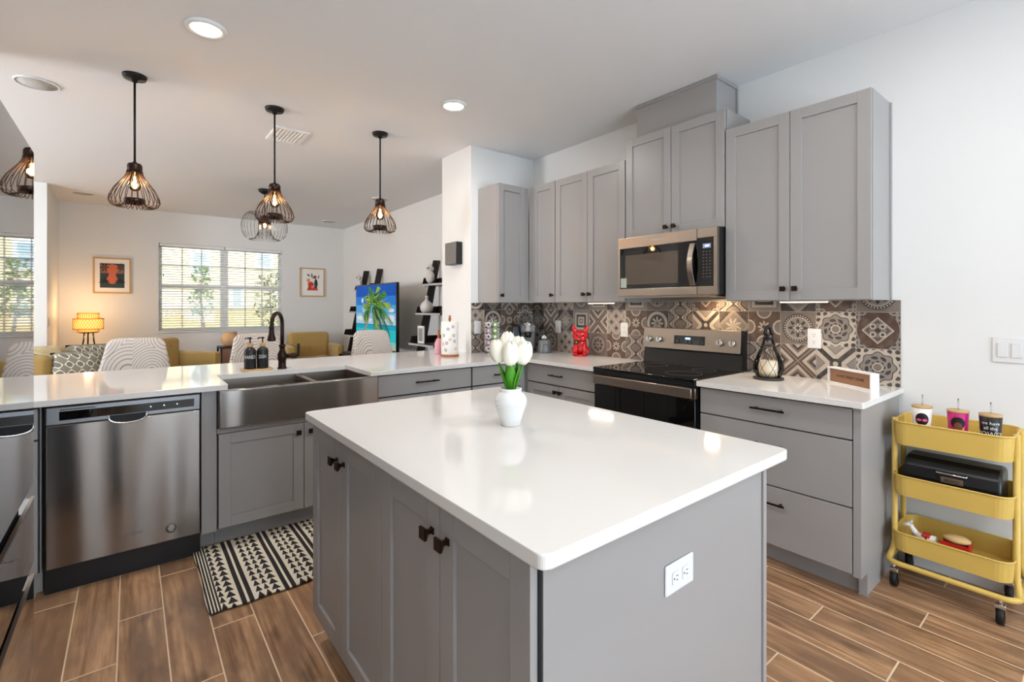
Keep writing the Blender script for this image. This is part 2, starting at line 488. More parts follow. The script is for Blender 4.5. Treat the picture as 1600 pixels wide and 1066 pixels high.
# rug
M_rug = start('woven_rug', 0.95)
x, y, z = coords('Generated')
LX, LY = 1.19, 0.70
px = x * LX; py = y * LY
t = xfr((px - 0.05) / 0.178)
st = xmax(ring(t, 0.50, 0.055), ring(t, 0.67, 0.055))
PP = 0.056
frc = xfr(py / PP)
tri = xabs(t - 0.07) < 0.068 * (1.0 - frc)
frd = xfr(py / PP + 0.5)
chev = xabs(t - 0.27) < 0.115 * (1.0 - frd)
chev2 = xabs(t - 0.89) < 0.085 * (1.0 - frc)
body = xmax(xmax(st, tri), xmax(chev, chev2))
border = X.m('MULTIPLY', px < 0.05, xfr(px / 0.0125) > 0.4)
inner = X.m('MULTIPLY', px > 0.05, body)
wv = noise(px * 300, py * 90, 0.0, 1, 2)
setcol(M_rug, mixc(xmax(border, inner), mixc(wv, rgb(222, 208, 184), rgb(240, 230, 212)), mixc(wv, rgb(30, 27, 28), rgb(54, 50, 48))))
setbump(M_rug, wv, 0.6, 0.003)

x, y, z = coords()

# ================================================================== the setting
XR = 3.205; YB = 9.25; YK = 3.69; XS = 2.45; YREAR = -3.5; XL = -4.5
struct(MB().box(XL, XR + 0.15, YREAR - 0.15, YB + 0.2, -0.1, 0).build('floor', M_floor, origin=False), 'wood-look plank floor with pale grout')
struct(MB().box(XL - 0.15, XR + 0.15, YREAR - 0.15, YB + 0.2, ZC, ZC + 0.12).build('ceiling', M_ceil, origin=False), 'flat white textured ceiling')
struct(MB().box(XR, XR + 0.15, YREAR, YB + 0.2, 0, ZC).build('wall_right', M_wall), 'white wall behind the range and television')
WX0, WX1, WZ0, WZ1 = 0.34, 2.115, 0.955, 2.335
m = MB()
m.box(XL, WX0, YB, YB + 0.18, 0, ZC); m.box(WX1, XR, YB, YB + 0.18, 0, ZC); m.box(WX0, WX1, YB, YB + 0.18, 0, WZ0); m.box(WX0, WX1, YB, YB + 0.18, WZ1, ZC)
struct(m.build('wall_back', M_wall), 'white far wall of the living room')
struct(MB().box(XS, XR, YK, 4.21, 0, ZC).build('wall_stub', M_wall), 'white wall end at the corner of the kitchen')
struct(MB().box(XL, -0.79, 8.0, YB, 0, ZC).build('wall_left', M_wall), 'white wall return left of the lamp')
m = MB(); m.box(XL - 0.15, XL, 4.2, 4.6, 0, ZC); m.box(XL - 0.15, XL, 5.8, YB, 0, ZC); m.box(XL - 0.15, XL, 4.6, 5.8, 0, 0.9); m.box(XL - 0.15, XL, 4.6, 5.8, 2.3, ZC)
struct(m.build('wall_hall', M_wall), 'white hall wall')
m = MB()
for y0_, y1_ in ((4.6, 4.65), (5.75, 5.8)): m.box(XL - 0.1, XL - 0.05, y0_, y1_, 0.9, 2.3)
for z0_, z1_ in ((0.9, 0.95), (1.57, 1.63), (2.25, 2.3)): m.box(XL - 0.1, XL - 0.05, 4.65, 5.75, z0_, z1_)
w2 = struct(m.build('window_2', M_trim), 'white hall window out of view, added for the fill light')  # unseen window, added to go with the hall fill lamps
MB().box(XL - 0.08, XL - 0.075, 4.65, 5.75, 0.95, 2.25).build('pane', M_pane, w2)
struct(MB().box(XL, -1.15, 4.05, 4.2, 0, ZC).build('wall_entry', M_wall), 'white hall side wall')
struct(MB().box(-1.15, -1.0, YREAR, 4.2, 0, ZC).build('wall_kitchen', M_wall), 'white wall behind the refrigerator')
m = MB()
m.box(-1.0, 0.0, YREAR - 0.15, YREAR, 0, ZC); m.box(2.6, XR, YREAR - 0.15, YREAR, 0, ZC); m.box(0, 2.6, YREAR - 0.15, YREAR, 2.4, ZC)
struct(m.build('wall_rear', M_wall), 'white wall behind the viewer, with a door opening added for daylight')
m = MB(); m.box(0, 2.6, YREAR - 0.1, YREAR - 0.04, 0, 0.06); m.box(0, 2.6, YREAR - 0.1, YREAR - 0.04, 2.34, 2.4)
for xx in (0, 1.27, 2.54): m.box(xx, xx + 0.06, YREAR - 0.1, YREAR - 0.04, 0.06, 2.34)
d1 = struct(m.build('door_1', M_trim), 'white framed sliding patio door, unseen, added for daylight')  # unseen door, added so daylight can enter from behind
MB().box(0.06, 2.54, YREAR - 0.075, YREAR - 0.07, 0.06, 2.34).build('pane', M_pane, d1)
struct(MB().box(XR - 0.014, XR, 4.22, YB - 0.02, 0, 0.10).build('baseboard_right', M_trim))
struct(MB().box(XR - 0.014, XR, YREAR, 0.70, 0, 0.10).build('baseboard_front', M_trim))
struct(MB().box(-0.77, XR - 0.02, YB - 0.014, YB, 0, 0.10).build('baseboard_back', M_trim))

# living-room window
m = MB()
yy0, yy1 = YB + 0.07, YB + 0.13
m.box(WX0, WX1, yy0, yy1, WZ0, WZ0 + 0.05); m.box(WX0, WX1, yy0, yy1, WZ1 - 0.05, WZ1)
m.box(WX0, WX0 + 0.045, yy0, yy1, WZ0, WZ1); m.box(WX1 - 0.045, WX1, yy0, yy1, WZ0, WZ1)
m.box(1.175, 1.285, yy0 - 0.02, yy1, WZ0, WZ1)
m.box(WX0, WX1, yy0 - 0.01, yy1, 1.635, 1.69)
for a0, a1 in ((WX0 + 0.045, 1.175), (1.285, WX1 - 0.045)):
    for k in (1, 2):
        xx = a0 + (a1 - a0) * k / 3; m.box(xx - 0.008, xx + 0.008, yy0 + 0.02, yy1 - 0.01, WZ0, WZ1)
    for zz in (1.30, 2.0): m.box(a0, a1, yy0 + 0.02, yy1 - 0.01, zz - 0.008, zz + 0.008)
win = struct(m.build('window_1', M_trim), 'white double hung window pair in the far wall')
MB().box(WX0 + 0.04, WX1 - 0.04, YB + 0.115, YB + 0.118, WZ0 + 0.04, WZ1 - 0.04).build('pane', M_pane, win)
MB().box(WX0 - 0.02, WX1 + 0.02, YB - 0.03, YB + 0.07, WZ0 - 0.022, WZ0, bev=0.004).build('window_sill', M_trim, win)
for side, (a0, a1) in enumerate(((WX0 + 0.008, 1.222), (1.236, WX1 - 0.008))):
    bl = thing('window_blind', ('white slatted blind on the left half of the far window', 'white slatted blind on the right half of the far window')[side], 'blind', ((a0 + a1) / 2, YB + 0.035, WZ0), group='slatted window blinds')
    m = MB()
    n = 34
    for k in range(n):
        zz = WZ0 + 0.045 + (WZ1 - WZ0 - 0.10) * k / (n - 1)
        m.loft([[(xe, YB + 0.012, zz - 0.0085), (xe, YB + 0.056, zz + 0.0045), (xe, YB + 0.056, zz + 0.0072), (xe, YB + 0.012, zz - 0.0058)] for xe in (a0, a1)], sm=False)
    m.build('slats', M_trim, bl)
    MB().box(a0, a1, YB + 0.008, YB + 0.06, WZ1 - 0.045, WZ1 - 0.002, bev=0.004).build('headrail', M_trim, bl)
    MB().box(a0, a1, YB + 0.014, YB + 0.054, WZ0 + 0.004, WZ0 + 0.022, bev=0.004).build('bottom_rail', M_trim, bl)
    m = MB()
    for f in (0.12, 0.5, 0.88):
        xx = a0 + (a1 - a0) * f; m.cyl((xx, YB + 0.012, WZ0 + 0.01), (xx, YB + 0.012, WZ1 - 0.02), 0.0012, 6)
    m.build('cord', M_trim, bl)
    m = MB(); xx = a0 + 0.05 if side == 0 else a1 - 0.05
    m.cyl((xx, YB + 0.004, 1.86), (xx, YB + 0.004, WZ1 - 0.03), 0.001, 6); m.lathe([(0.0, 0), (0.009, 0.004), (0.006, 0.03), (0, 0.034)], (xx, YB + 0.004, 1.82), 10)
    m.build('pull_tassel', M_black, bl)

# ================================================================== outside
M_grass = mat('lawn', (96, 118, 60), 0.95, bump=(30, 0.4))
M_stucco = mat('tan_stucco', (222, 196, 156), 0.9, bump=(60, 0.2))
M_stucco2 = mat('shaded_tan_stucco', (206, 172, 124), 0.9)
struct(MB().box(-25, 30, YB + 0.25, 60, -0.14, -0.04).build('ground', M_grass, origin=False), 'lawn outside')
bld = thing('neighbour_building', 'tan stucco building with white framed windows seen through the blinds', 'building', (3, 19, 0))
MB().box(-9, 16, 17.5, 24, -0.1, 7.5).build('facade', M_stucco, bld)
MB().box(-9.02, 16.02, 17.46, 17.6, -0.1, 1.25).build('shade_band', M_stucco2, bld)  # darker band paints ground-level shade onto the facade
M_wglass = mat('far_window_glass', (150, 168, 186), 0.1)
def far_win(px0, px1, py0, py1):
    s_, c_ = math.sin(R(38.484)), math.cos(R(38.484))
    def q(px): return 17.45 * math.tan(math.atan((px - 800) / 749.3) + R(38.484))
    xa, xb = q(px0), q(px1); d = (xa + xb) / 2 * s_ + 17.45 * c_
    za, zb = CAM_H + (479 - py1) * d / 749.3, CAM_H + (479 - py0) * d / 749.3
    MB().box(xa - 0.1, xb + 0.1, 17.42, 17.5, za - 0.1, zb + 0.1).build('window', M_trim, bld)
    o = MB()
    o.box(xa, xb, 17.40, 17.42, za, (za + zb) / 2 - 0.03); o.box(xa, xb, 17.40, 17.42, (za + zb) / 2 + 0.03, zb)
    o.build('glass_pane', M_wglass, bld)
far_win(303, 323, 396, 427); far_win(403, 422, 380, 415); far_win(364, 376, 452, 477)
M_leaf = mat('leaf_green', (92, 112, 52), 0.7); M_leaf2 = mat('leaf_olive', (100, 104, 70), 0.7); M_bark = mat('bark', (110, 96, 84), 0.9)
def tree(px, yy, h, w, z0, lab, lm, leaf, count, seed):
    rd = random.Random(seed)
    xx = yy * math.tan(math.atan((px - 800) / 749.3) + R(38.484))
    t = thing('tree', lab, 'tree', (xx, yy, -0.04))
    m = MB(); m.tube([(xx, yy, -0.04), (xx + 0.05, yy, h * 0.4), (xx - 0.03, yy, h * 0.75), (xx, yy, h)], 0, 6, rad=[0.04, 0.03, 0.02, 0.005])
    for k in range(9):
        zz = z0 + (h - z0) * k / 9; a = rd.uniform(0, 6.28)
        m.tube([(xx, yy, zz), (xx + w * 0.7 * math.cos(a), yy + w * 0.7 * math.sin(a), zz + 0.25)], 0, 5, rad=[0.012, 0.003])
    m.build('trunk', M_bark, t)
    m = MB()
    for k in range(count):
        a = rd.uniform(0, 6.28); f = rd.random(); zz = z0 + (h - z0 + 0.15) * rd.random()
        r = w * math.sqrt(f) * (1 - 0.55 * abs((zz - z0) / (h - z0) - 0.4))
        c = Vector((xx + r * math.cos(a), yy + r * math.sin(a), zz))
        d = Vector((rd.uniform(-1, 1), rd.uniform(-1, 1), rd.uniform(-0.6, 0.8))).normalized() * leaf
        e = d.orthogonal().normalized() * leaf * 0.35
        m.poly([c - d, c + e, c + d, c - e])
    m.build('foliage', lm, t)
tree(315, 13.0, 2.1, 0.27, 1.15, 'slender young tree outside the left half of the window', M_leaf, 0.075, 230, 3)
tree(424, 12.2, 1.95, 0.42, 0.6, 'broad-leaved bush outside the right half of the window', M_leaf2, 0.10, 200, 5)

# ================================================================== ceiling fittings
def px_on_ceiling(px, py, z=ZC):
    d = 749.3 * (z - CAM_H) / (479 - py); lat = (px - 800) / 749.3 * d
    s_, c_ = math.sin(R(38.484)), math.cos(R(38.484))
    return (lat * c_ + d * s_, -lat * s_ + d * c_)
def downlight(xx, yy, lab, power=15):
    t = thing('ceiling_downlight', lab, 'ceiling light', (xx, yy, ZC - 0.012), group='recessed ceiling downlights')
    MB().lathe([(0.072, 0.004), (0.075, -0.004), (0.095, -0.002), (0.098, 0.006), (0.098, 0.012), (0.072, 0.012), (0.072, 0.004)], (xx, yy, ZC - 0.012), 40).build('trim_ring', M_trim, t)
    MB().lathe([(0, 0.002), (0.072, 0.002), (0.072, 0.010), (0, 0.010)], (xx, yy, ZC - 0.012), 40).build('lens', M_lamp, t)
    light('AREA', 'downlight_glow', (xx, yy, ZC - 0.02), power, NEUT, size=0.14, shape='DISK')
a = px_on_ceiling(322, 43); b = px_on_ceiling(709, 164)
downlight(a[0], a[1], 'round white recessed light nearest the viewer, above the sink run')
downlight(b[0], b[1], 'round white recessed light in front of the corner wall cabinets')
for k, (xx, yy) in enumerate(((1.9, 0.55), (0.35, 0.2), (1.9, -1.2), (0.3, -1.6))):
    downlight(xx, yy, 'recessed ceiling light overhead, outside the view', 13)
for xx, yy in ((0.3, 6.0), (2.2, 6.2)):
    pass
M_grille = mat('speaker_grille', (196, 194, 190), 0.8, bump=(900, 0.5))
for (px, py), lab in (((58, 130), 'large round ceiling speaker at the left edge, left of the nearest pendant'), ((130, 302), 'round ceiling speaker above the framed sunset print'),
                      ((514, 346), 'round ceiling speaker in the far right corner of the living room'), ((594, 311), 'round ceiling speaker behind the rightmost pendant')):
    p = px_on_ceiling(px, py)
    t = thing('ceiling_speaker', lab, 'speaker', (p[0], p[1], ZC - 0.008), group='round ceiling speakers')
    MB().lathe([(0.0, 0.001), (0.105, 0.001), (0.105, 0.008), (0, 0.008)], (p[0], p[1], ZC - 0.008), 40).build('grille', M_grille, t)
    MB().lathe([(0.105, 0.008), (0.105, -0.002), (0.113, 0.0), (0.115, 0.008)], (p[0], p[1], ZC - 0.008), 40).build('rim', M_ceil, t)
# air vent
t = thing('ceiling_vent', 'white rectangular air vent in the ceiling behind the middle pendant', 'vent', (1.06, 4.5, ZC - 0.012))
vx0, vx1, vy0, vy1 = 0.93, 1.20, 4.28, 4.66
m = MB(); m.box(vx0, vx1, vy0, vy0 + 0.025, ZC - 0.012, ZC); m.box(vx0, vx1, vy1 - 0.025, vy1, ZC - 0.012, ZC); m.box(vx0, vx0 + 0.025, vy0 + 0.025, vy1 - 0.025, ZC - 0.012, ZC); m.box(vx1 - 0.025, vx1, vy0 + 0.025, vy1 - 0.025, ZC - 0.012, ZC)
m.build('frame', M_trim, t)
m = MB()
for k in range(7):
    xx = vx0 + 0.035 + k * 0.028
    m.prism([(xx, ZC - 0.001), (xx + 0.004, ZC - 0.001), (xx + 0.022, ZC - 0.011), (xx + 0.018, ZC - 0.011)], vy0 + 0.026, vy1 - 0.026, axis='y')
m.build('louvres', M_trim, t)

# ---- cage pendants
def bulb(t, c, r=0.036, h=0.12):
    # teardrop filament bulb hanging down from c
    pr = [(0.0, -h), (r * 0.6, -h * 0.95), (r * 0.95, -h * 0.75), (r, -h * 0.62), (r * 0.8, -h * 0.4), (r * 0.45, -h * 0.15), (r * 0.38, 0)]
    b = MB().lathe(pr, c, 20).build('bulb', M_amber, t)
    f = MB(); pts = []
    for k in range(8):
        a = 2 * PI * k / 8
        f.tube([(c[0] + 0.004 * math.cos(a), c[1] + 0.004 * math.sin(a), c[2] - h * 0.22), (c[0] + 0.009 * math.cos(a), c[1] + 0.009 * math.sin(a), c[2] - h * 0.80)], 0.0021, 5)
    f.build('filament', M_bulb, b)
def pendant(xx, yy, lab):
    t = thing('pendant_light', lab, 'pendant light', (xx, yy, 1.985), group='wire cage pendants over the counter')
    MB().lathe([(0, 0), (0.066, 0), (0.066, -0.006), (0.060, -0.022), (0.02, -0.026), (0.012, -0.045), (0, -0.045)], (xx, yy, ZC), 32).build('ceiling_rose', M_black, t)
    m = MB(); m.cyl((xx, yy, 2.262), (xx, yy, ZC - 0.03), 0.0065, 10); m.cyl((xx, yy, 2.262), (xx, yy, 2.275), 0.011, 12); m.build('stem', M_black, t)
    MB().lathe([(0, 0), (0.034, 0), (0.040, -0.012), (0.041, -0.06), (0.036, -0.06), (0.034, -0.01), (0, -0.01)], (xx, yy, 2.262), 28).build('collar', M_bronze, t)
    MB().lathe([(0.0, 0), (0.018, 0), (0.018, -0.045), (0, -0.045)], (xx, yy, 2.25), 14).build('socket', M_black, t)
    prof = [(0.040, 2.215), (0.043, 2.195), (0.055, 2.170), (0.080, 2.135), (0.108, 2.095), (0.128, 2.050), (0.133, 2.020), (0.122, 1.995), (0.098, 1.984), (0.072, 1.990), (0.055, 2.005), (0.052, 2.03)]
    m = MB(); n = 26
    for k in range(n):
        a = 2 * PI * k / n
        m.tube([(xx + r * math.cos(a), yy + r * math.sin(a), z) for r, z in prof], 0.0024, 5)
    m.build('wire_cage', M_wire, t)
    MB().lathe([(0.050, 0), (0.056, 0), (0.056, 0.032), (0.050, 0.032), (0.050, 0)], (xx, yy, 2.005), 28).build('lower_ring', M_bronze, t)
    bulb(t, (xx, yy, 2.205))
    light('POINT', 'pendant_glow', (xx, yy, 2.13), 7, (1.0, 0.62, 0.30), radius=0.02)
    return t
for xx, lab in ((0.02, 'black wire cage pendant nearest the refrigerator, leftmost of the row'), (0.845, 'black wire cage pendant in the middle of the row, above the faucet'), (1.675, 'black wire cage pendant nearest the corner wall, rightmost of the row')):
    pendant(xx, 3.925, lab)
# living-room pendant: wide open wire apple
px_, py_ = 1.335, 6.74
t = thing('wire_pendant', 'wide thin-wire pendant hanging in the living room behind the middle cage pendant', 'pendant light', (px_, py_, 2.19))
MB().lathe([(0, 0), (0.075, 0), (0.066, -0.03), (0.03, -0.055), (0, -0.06)], (px_, py_, ZC), 28).build('ceiling_rose', M_black, t)
MB().cyl((px_, py_, 2.48), (px_, py_, ZC - 0.05), 0.006, 8).build('stem', M_black, t)
m = MB(); n = 34
for k in range(n):
    a = 2 * PI * k / n; pts = []
    for q in range(19):
        w = R(-60) + 2 * PI * q / 20 * 1.05
        rr = 0.165 + 0.10 * math.cos(w + PI) * -1; zz = 2.36 + 0.17 * math.sin(w)
        pts.append((px_ + rr * math.cos(a), py_ + rr * math.sin(a), zz))
    m.tube(pts, 0.0016, 4)
m.build('wire_cage', M_black, t)
MB().lathe([(0.02, 0), (0.03, 0), (0.075, -0.11), (0.072, -0.11), (0.02, -0.01)], (px_, py_, 2.50), 24).build('cone', M_bronze, t)
bulb(t, (px_, py_, 2.44), 0.035, 0.11)
light('POINT', 'living_pendant_glow', (px_, py_, 2.36), 20, (1.0, 0.80, 0.60), radius=0.03)

# ================================================================== cabinets
def knob(parent, f, u, z):
    m = MB(f)
    m.box(u - 0.008, u + 0.008, 0.0, 0.004, z - 0.008, z + 0.008, bev=0.001)
    m.box(u - 0.005, u + 0.005, 0.004, 0.018, z - 0.005, z + 0.005)
    q = []
    m.loft([[(u - 0.006, 0.014, z - 0.006), (u + 0.006, 0.014, z - 0.006), (u + 0.006, 0.014, z + 0.006), (u - 0.006, 0.014, z + 0.006)],
            [(u - 0.014, 0.024, z - 0.014), (u + 0.014, 0.024, z - 0.014), (u + 0.014, 0.024, z + 0.014), (u - 0.014, 0.024, z + 0.014)],
            [(u - 0.014, 0.030, z - 0.014), (u + 0.014, 0.030, z - 0.014), (u + 0.014, 0.030, z + 0.014), (u - 0.014, 0.030, z + 0.014)]], sm=False)
    return m.build('knob', M_bronze, parent)
def bar(parent, f, u, z, L=0.145):
    m = MB(f); m.box(u - L / 2, u + L / 2, 0.026, 0.034, z - 0.005, z + 0.005, bev=0.002)
    for s_ in (-1, 1): m.box(u + s_ * L * 0.36 - 0.005, u + s_ * L * 0.36 + 0.005, 0, 0.027, z - 0.0045, z + 0.0045)
    return m.build('handle', M_bronze, parent)
def shaker(parent, f, u0, u1, z0, z1, s=0.058, name='door'):
    m = MB(f); T = 0.019
    m.box(u0, u0 + s, 0, T, z0, z1); m.box(u1 - s, u1, 0, T, z0, z1)
    m.box(u0 + s, u1 - s, 0, T, z0, z0 + s); m.box(u0 + s, u1 - s, 0, T, z1 - s, z1)
    m.box(u0 + s - 0.001, u1 - s + 0.001, 0, T - 0.009, z0 + s - 0.001, z1 - s + 0.001)
    return m.build(name, M_cab, parent, bevel=0.0012)
def slab(parent, f, u0, u1, z0, z1):
    return MB(f).box(u0, u1, 0, 0.019, z0, z1).build('drawer', M_cab, parent, bevel=0.0015)
G = 0.0018
def carcass(t, x0, x1, y0, y1, z0, z1): return MB().box(x0, x1, y0, y1, z0, z1).build('body', M_cab, t, bevel=0.001)
def backer(t, f, u0, u1, z0, z1):       # dark shadow gap behind doors
    return MB(f).box(u0, u1, -0.002, 0.0006, z0, z1).build('door_gap', M_dark, t)

XF = 2.59; FX = NX(XF + 0.019)           # front plane of the doors along the range wall
YF = 3.08; FY = NY(YF + 0.019)
ZT = 0.884                               # underside of worktops
# right of the range: three drawers
t = thing('base_cabinet', 'grey three-drawer base cabinet right of the range, under the lantern and sign', 'cabinet', (2.9, 1.11, 0))
carcass(t, XF + 0.021, XR - 0.002, 0.748, 1.505, 0.105, ZT)
MB().box(XF + 0.095, XR - 0.002, 0.748, 1.505, 0, 0.105).build('toe_kick', M_cab, t)
m = MB(); m.prism([(XF + 0.001, 0.105), (XF + 0.09, 0.105), (XF + 0.09, 0), (XR - 0.001, 0), (XR - 0.001, ZT), (XF + 0.001, ZT)], 0.716, 0.7475, axis='y'); m.build('end_panel', M_cab, t, bevel=0.001)
MB().box(XF + 0.076, XF + 0.0895, 0.712, 0.747, 0, 0.10).build('toe_corner', M_cab, t)
backer(t, FX, 0.748, 1.503, 0.11, ZT - 0.002)
for z0, z1, hz in ((0.732, 0.873, 0.812), (0.421, 0.725, 0.628), (0.115, 0.414, 0.335)):
    d = slab(t, FX, 0.752, 1.500, z0, z1); bar(d, NX(XF), 1.118, hz, 0.17)
# left of the range
t = thing('base_cabinet', 'grey base cabinet with one wide drawer over two doors, left of the range', 'cabinet', (2.9, 2.68, 0))
carcass(t, XF + 0.021, XR - 0.002, 2.296, 3.10, 0.105, ZT)
MB().box(XF + 0.095, XR - 0.002, 2.296, 3.10, 0, 0.105).build('toe_kick', M_cab, t)
backer(t, FX, 2.298, 3.062, 0.11, ZT - 0.002)
d = slab(t, FX, 2.302, 3.052, 0.732, 0.873); bar(d, NX(XF), 2.695, 0.806, 0.15)
for a0, a1, k in ((2.302, 2.675, 2.650), (2.679, 3.052, 2.704)):
    d = shaker(t, FX, a0, a1, 0.115, 0.722); knob(d, NX(XF), k, 0.678)
# corner filler
t = thing('corner_filler', 'narrow grey filler panel in the inner corner of the base cabinets', 'cabinet panel', (2.58, 3.1, 0))
m = MB(); m.box(2.545, 2.61, YF + 0.018, YF + 0.03, 0.105, ZT); m.box(2.598, 2.61, 3.056, YF + 0.03, 0.105, ZT)
m.build('panel', M_cab, t)
# sink run
t = thing('base_cabinet', 'narrow grey base cabinet with drawer next to the inner corner', 'cabinet', (2.3, 3.38, 0))
carcass(t, 2.056, 2.543, YF + 0.021, YK - 0.002, 0.105, ZT)
MB().box(2.056, 2.543, YF + 0.095, YK - 0.002, 0, 0.105).build('toe_kick', M_cab, t)
backer(t, FY, 2.056, 2.541, 0.11, ZT - 0.002)
d = slab(t, FY, 2.062, 2.537, 0.732, 0.873); bar(d, NY(YF), 2.33, 0.802, 0.16)
d = shaker(t, FY, 2.062, 2.537, 0.115, 0.722); knob(d, NY(YF), 2.50, 0.678)
t = thing('base_cabinet', 'grey base cabinet with wide drawer immediately right of the steel sink', 'cabinet', (1.67, 3.38, 0))
carcass(t, 1.288, 2.054, YF + 0.021, YK - 0.002, 0.105, ZT)
MB().box(1.288, 2.054, YF + 0.095, YK - 0.002, 0, 0.105).build('toe_kick', M_cab, t)
backer(t, FY, 1.288, 2.052, 0.11, ZT - 0.002)
d = slab(t, FY, 1.296, 2.047, 0.732, 0.873); bar(d, NY(YF), 1.66, 0.81, 0.19)
for a0, a1, k in ((1.296, 1.668, 1.642), (1.672, 2.047, 1.698)):
    d = shaker(t, FY, a0, a1, 0.115, 0.722); knob(d, NY(YF), k, 0.678)
t = thing('sink_cabinet', 'grey two-door sink base cabinet below the apron sink', 'cabinet', (0.82, 3.38, 0))
m = MB(); m.box(0.372, 1.286, YF + 0.021, 3.688, 0.105, 0.655); m.box(0.372, 1.286, 3.66, YK - 0.002, 0.655, ZT); m.box(0.372, 0.376, YF + 0.05, YK - 0.002, 0.655, ZT)
m.build('body', M_cab, t)
MB().box(0.372, 1.286, YF + 0.095, YK - 0.002, 0, 0.105).build('toe_kick', M_cab, t)
MB(FY).box(0.372, 1.286, 0.0, 0.017, 0.640, 0.668).build('rail', M_cab, t)
backer(t, FY, 0.374, 1.284, 0.11, 0.645)
for a0, a1, k in ((0.380, 0.826, 0.792), (0.830, 1.280, 0.864)):
    d = shaker(t, FY, a0, a1, 0.115, 0.636); knob(d, NY(YF), k, 0.585)
t = thing('filler_panel', 'tall narrow grey panel between dishwasher and sink cabinet', 'cabinet panel', (0.34, 3.3, 0))
m = MB(); m.box(0.300, 0.370, YF + 0.004, YK - 0.002, 0.105, ZT); m.box(0.300, 0.370, YF + 0.095, YK - 0.002, 0, 0.105)
m.build('panel', M_cab, t, bevel=0.001)
t = thing('base_cabinet', 'grey end cabinet left of the dishwasher, beside the refrigerator', 'cabinet', (-0.65, 3.38, 0))
carcass(t, -0.997, -0.325, YF + 0.021, YK - 0.002, 0.105, ZT)
MB().box(-0.997, -0.325, YF + 0.07, YK - 0.002, 0, 0.105).build('toe_kick', M_cab, t)
backer(t, FY, -0.99, -0.329, 0.11, ZT - 0.002)
d = slab(t, FY, -0.985, -0.335, 0.732, 0.873); bar(d, NY(YF), -0.66, 0.81, 0.17)
d = shaker(t, FY, -0.985, -0.335, 0.115, 0.722); knob(d, NY(YF), -0.95, 0.678)
# back panel of the peninsula
t = thing('peninsula_panel', 'grey back panel carrying the seating overhang of the counter', 'cabinet panel', (0.7, 3.75, 0))
MB().box(-0.997, XS - 0.003, YK, YK + 0.12, 0, ZT).build('panel', M_cab, t)

# ---- upper cabinets
ZU0, ZU1 = 1.378, 2.437; XU = 2.878; FU = NX(XU + 0.019)
def upper(y0, y1, z0, z1, splits, knobs, lab, kz=None):
    t = thing('wall_cabinet', lab, 'cabinet', ((XU + XR) / 2, (y0 + y1) / 2, z0))
    carcass(t, XU + 0.021, XR - 0.001, y0, y1, z0, z1)
    backer(t, FU, splits[0] + 0.002, splits[-1] - 0.002, z0 + 0.004, z1 - 0.004)
    for (a, b), k in zip(zip(splits, splits[1:]), knobs):
        d = shaker(t, FU, a + G, b - G, z0 + 0.003, z1 - 0.002); knob(d, NX(XU), k, (kz or z0 + 0.065))
    return t
t = upper(0.752, 1.500, ZU0, ZU1, (0.753, 1.130, 1.500), (1.098, 1.160), 'grey two-door wall cabinet right of the microwave, above the lantern')
MB().box(XR - 0.022, XR - 0.001, 0.745, 0.7515, ZU0, ZU1).build('end_strip', M_cab, t)
upper(1.500, 2.268, 1.838, 2.574, (1.504, 1.882, 2.264), (1.852, 1.914), 'raised grey two-door wall cabinet above the microwave', 1.888)
upper(2.268, 3.022, ZU0, ZU1, (2.270, 2.646, 3.020), (2.614, 2.676), 'grey two-door wall cabinet left of the microwave')
t = upper(3.022, 3.374, ZU0, ZU1, (3.024, 3.318), (3.052,), 'narrow grey corner wall cabinet beside the range wall doors')
MB(FU).box(3.320, 3.3735, 0.0, 0.012, ZU0, ZU1).build('filler_strip', M_cab, t)
t = thing('wall_cabinet', 'narrow grey one-door wall cabinet on the short end wall, side panel visible', 'cabinet', (2.7, 3.54, ZU0))
carcass(t, 2.530, 2.896, 3.396, YK - 0.001, ZU0, ZU1)
MB(NY(3.394)).box(2.842, 2.884, 0.0, 0.012, ZU0, ZU1).build('filler_strip', M_cab, t)
backer(t, NY(3.394), 2.535, 2.838, ZU0 + 0.004, ZU1 - 0.004)
d = shaker(t, NY(3.394), 2.532, 2.84, ZU0 + 0.003, ZU1 - 0.002); knob(d, NY(3.375), 2.560, ZU0 + 0.065)
# duct box above the microwave cabinet
t = thing('duct_cover', 'grey boxed duct cover between the raised cabinet and the ceiling', 'duct cover', (3.05, 1.9, 2.574))
MB().box(2.937, XR - 0.001, 1.589, 2.207, 2.575, ZC - 0.001).build('box', M_cab, t, bevel=0.001)
m = MB(); m.box(2.927, XR - 0.001, 1.579, 2.217, ZC - 0.026, ZC - 0.002, bev=0.004); m.box(XR - 0.02, XR - 0.001, 1.579, 1.589, 2.575, ZC - 0.02); m.build('crown_strip', M_cab, t)
M_barl = mat('light_bar_lens', (255, 255, 255), 0.5, emit=(255, 226, 190), estr=5)
# under-cabinet light bars
for y0, y1, x0, lab in ((0.976, 1.216, 2.95, 'slim lit light bar under the cabinet right of the microwave'), (2.46, 2.71, 2.95, 'slim lit light bar under the cabinet left of the microwave')):
    t = thing('light_bar', lab, 'light', (x0, (y0 + y1) / 2, ZU0 - 0.012), group='under-cabinet light bars')
    MB().box(x0, x0 + 0.045, y0, y1, ZU0 - 0.008, ZU0 - 0.0005).build('housing', M_white, t)
    MB().box(x0 + 0.004, x0 + 0.041, y0 + 0.004, y1 - 0.004, ZU0 - 0.012, ZU0 - 0.008).build('diffuser', M_barl, t)
    light('AREA', 'light_bar_glow', (x0 + 0.022, (y0 + y1) / 2, ZU0 - 0.016), 1.2, WARM, size=0.04, size_y=y1 - y0 - 0.02, shape='RECTANGLE')

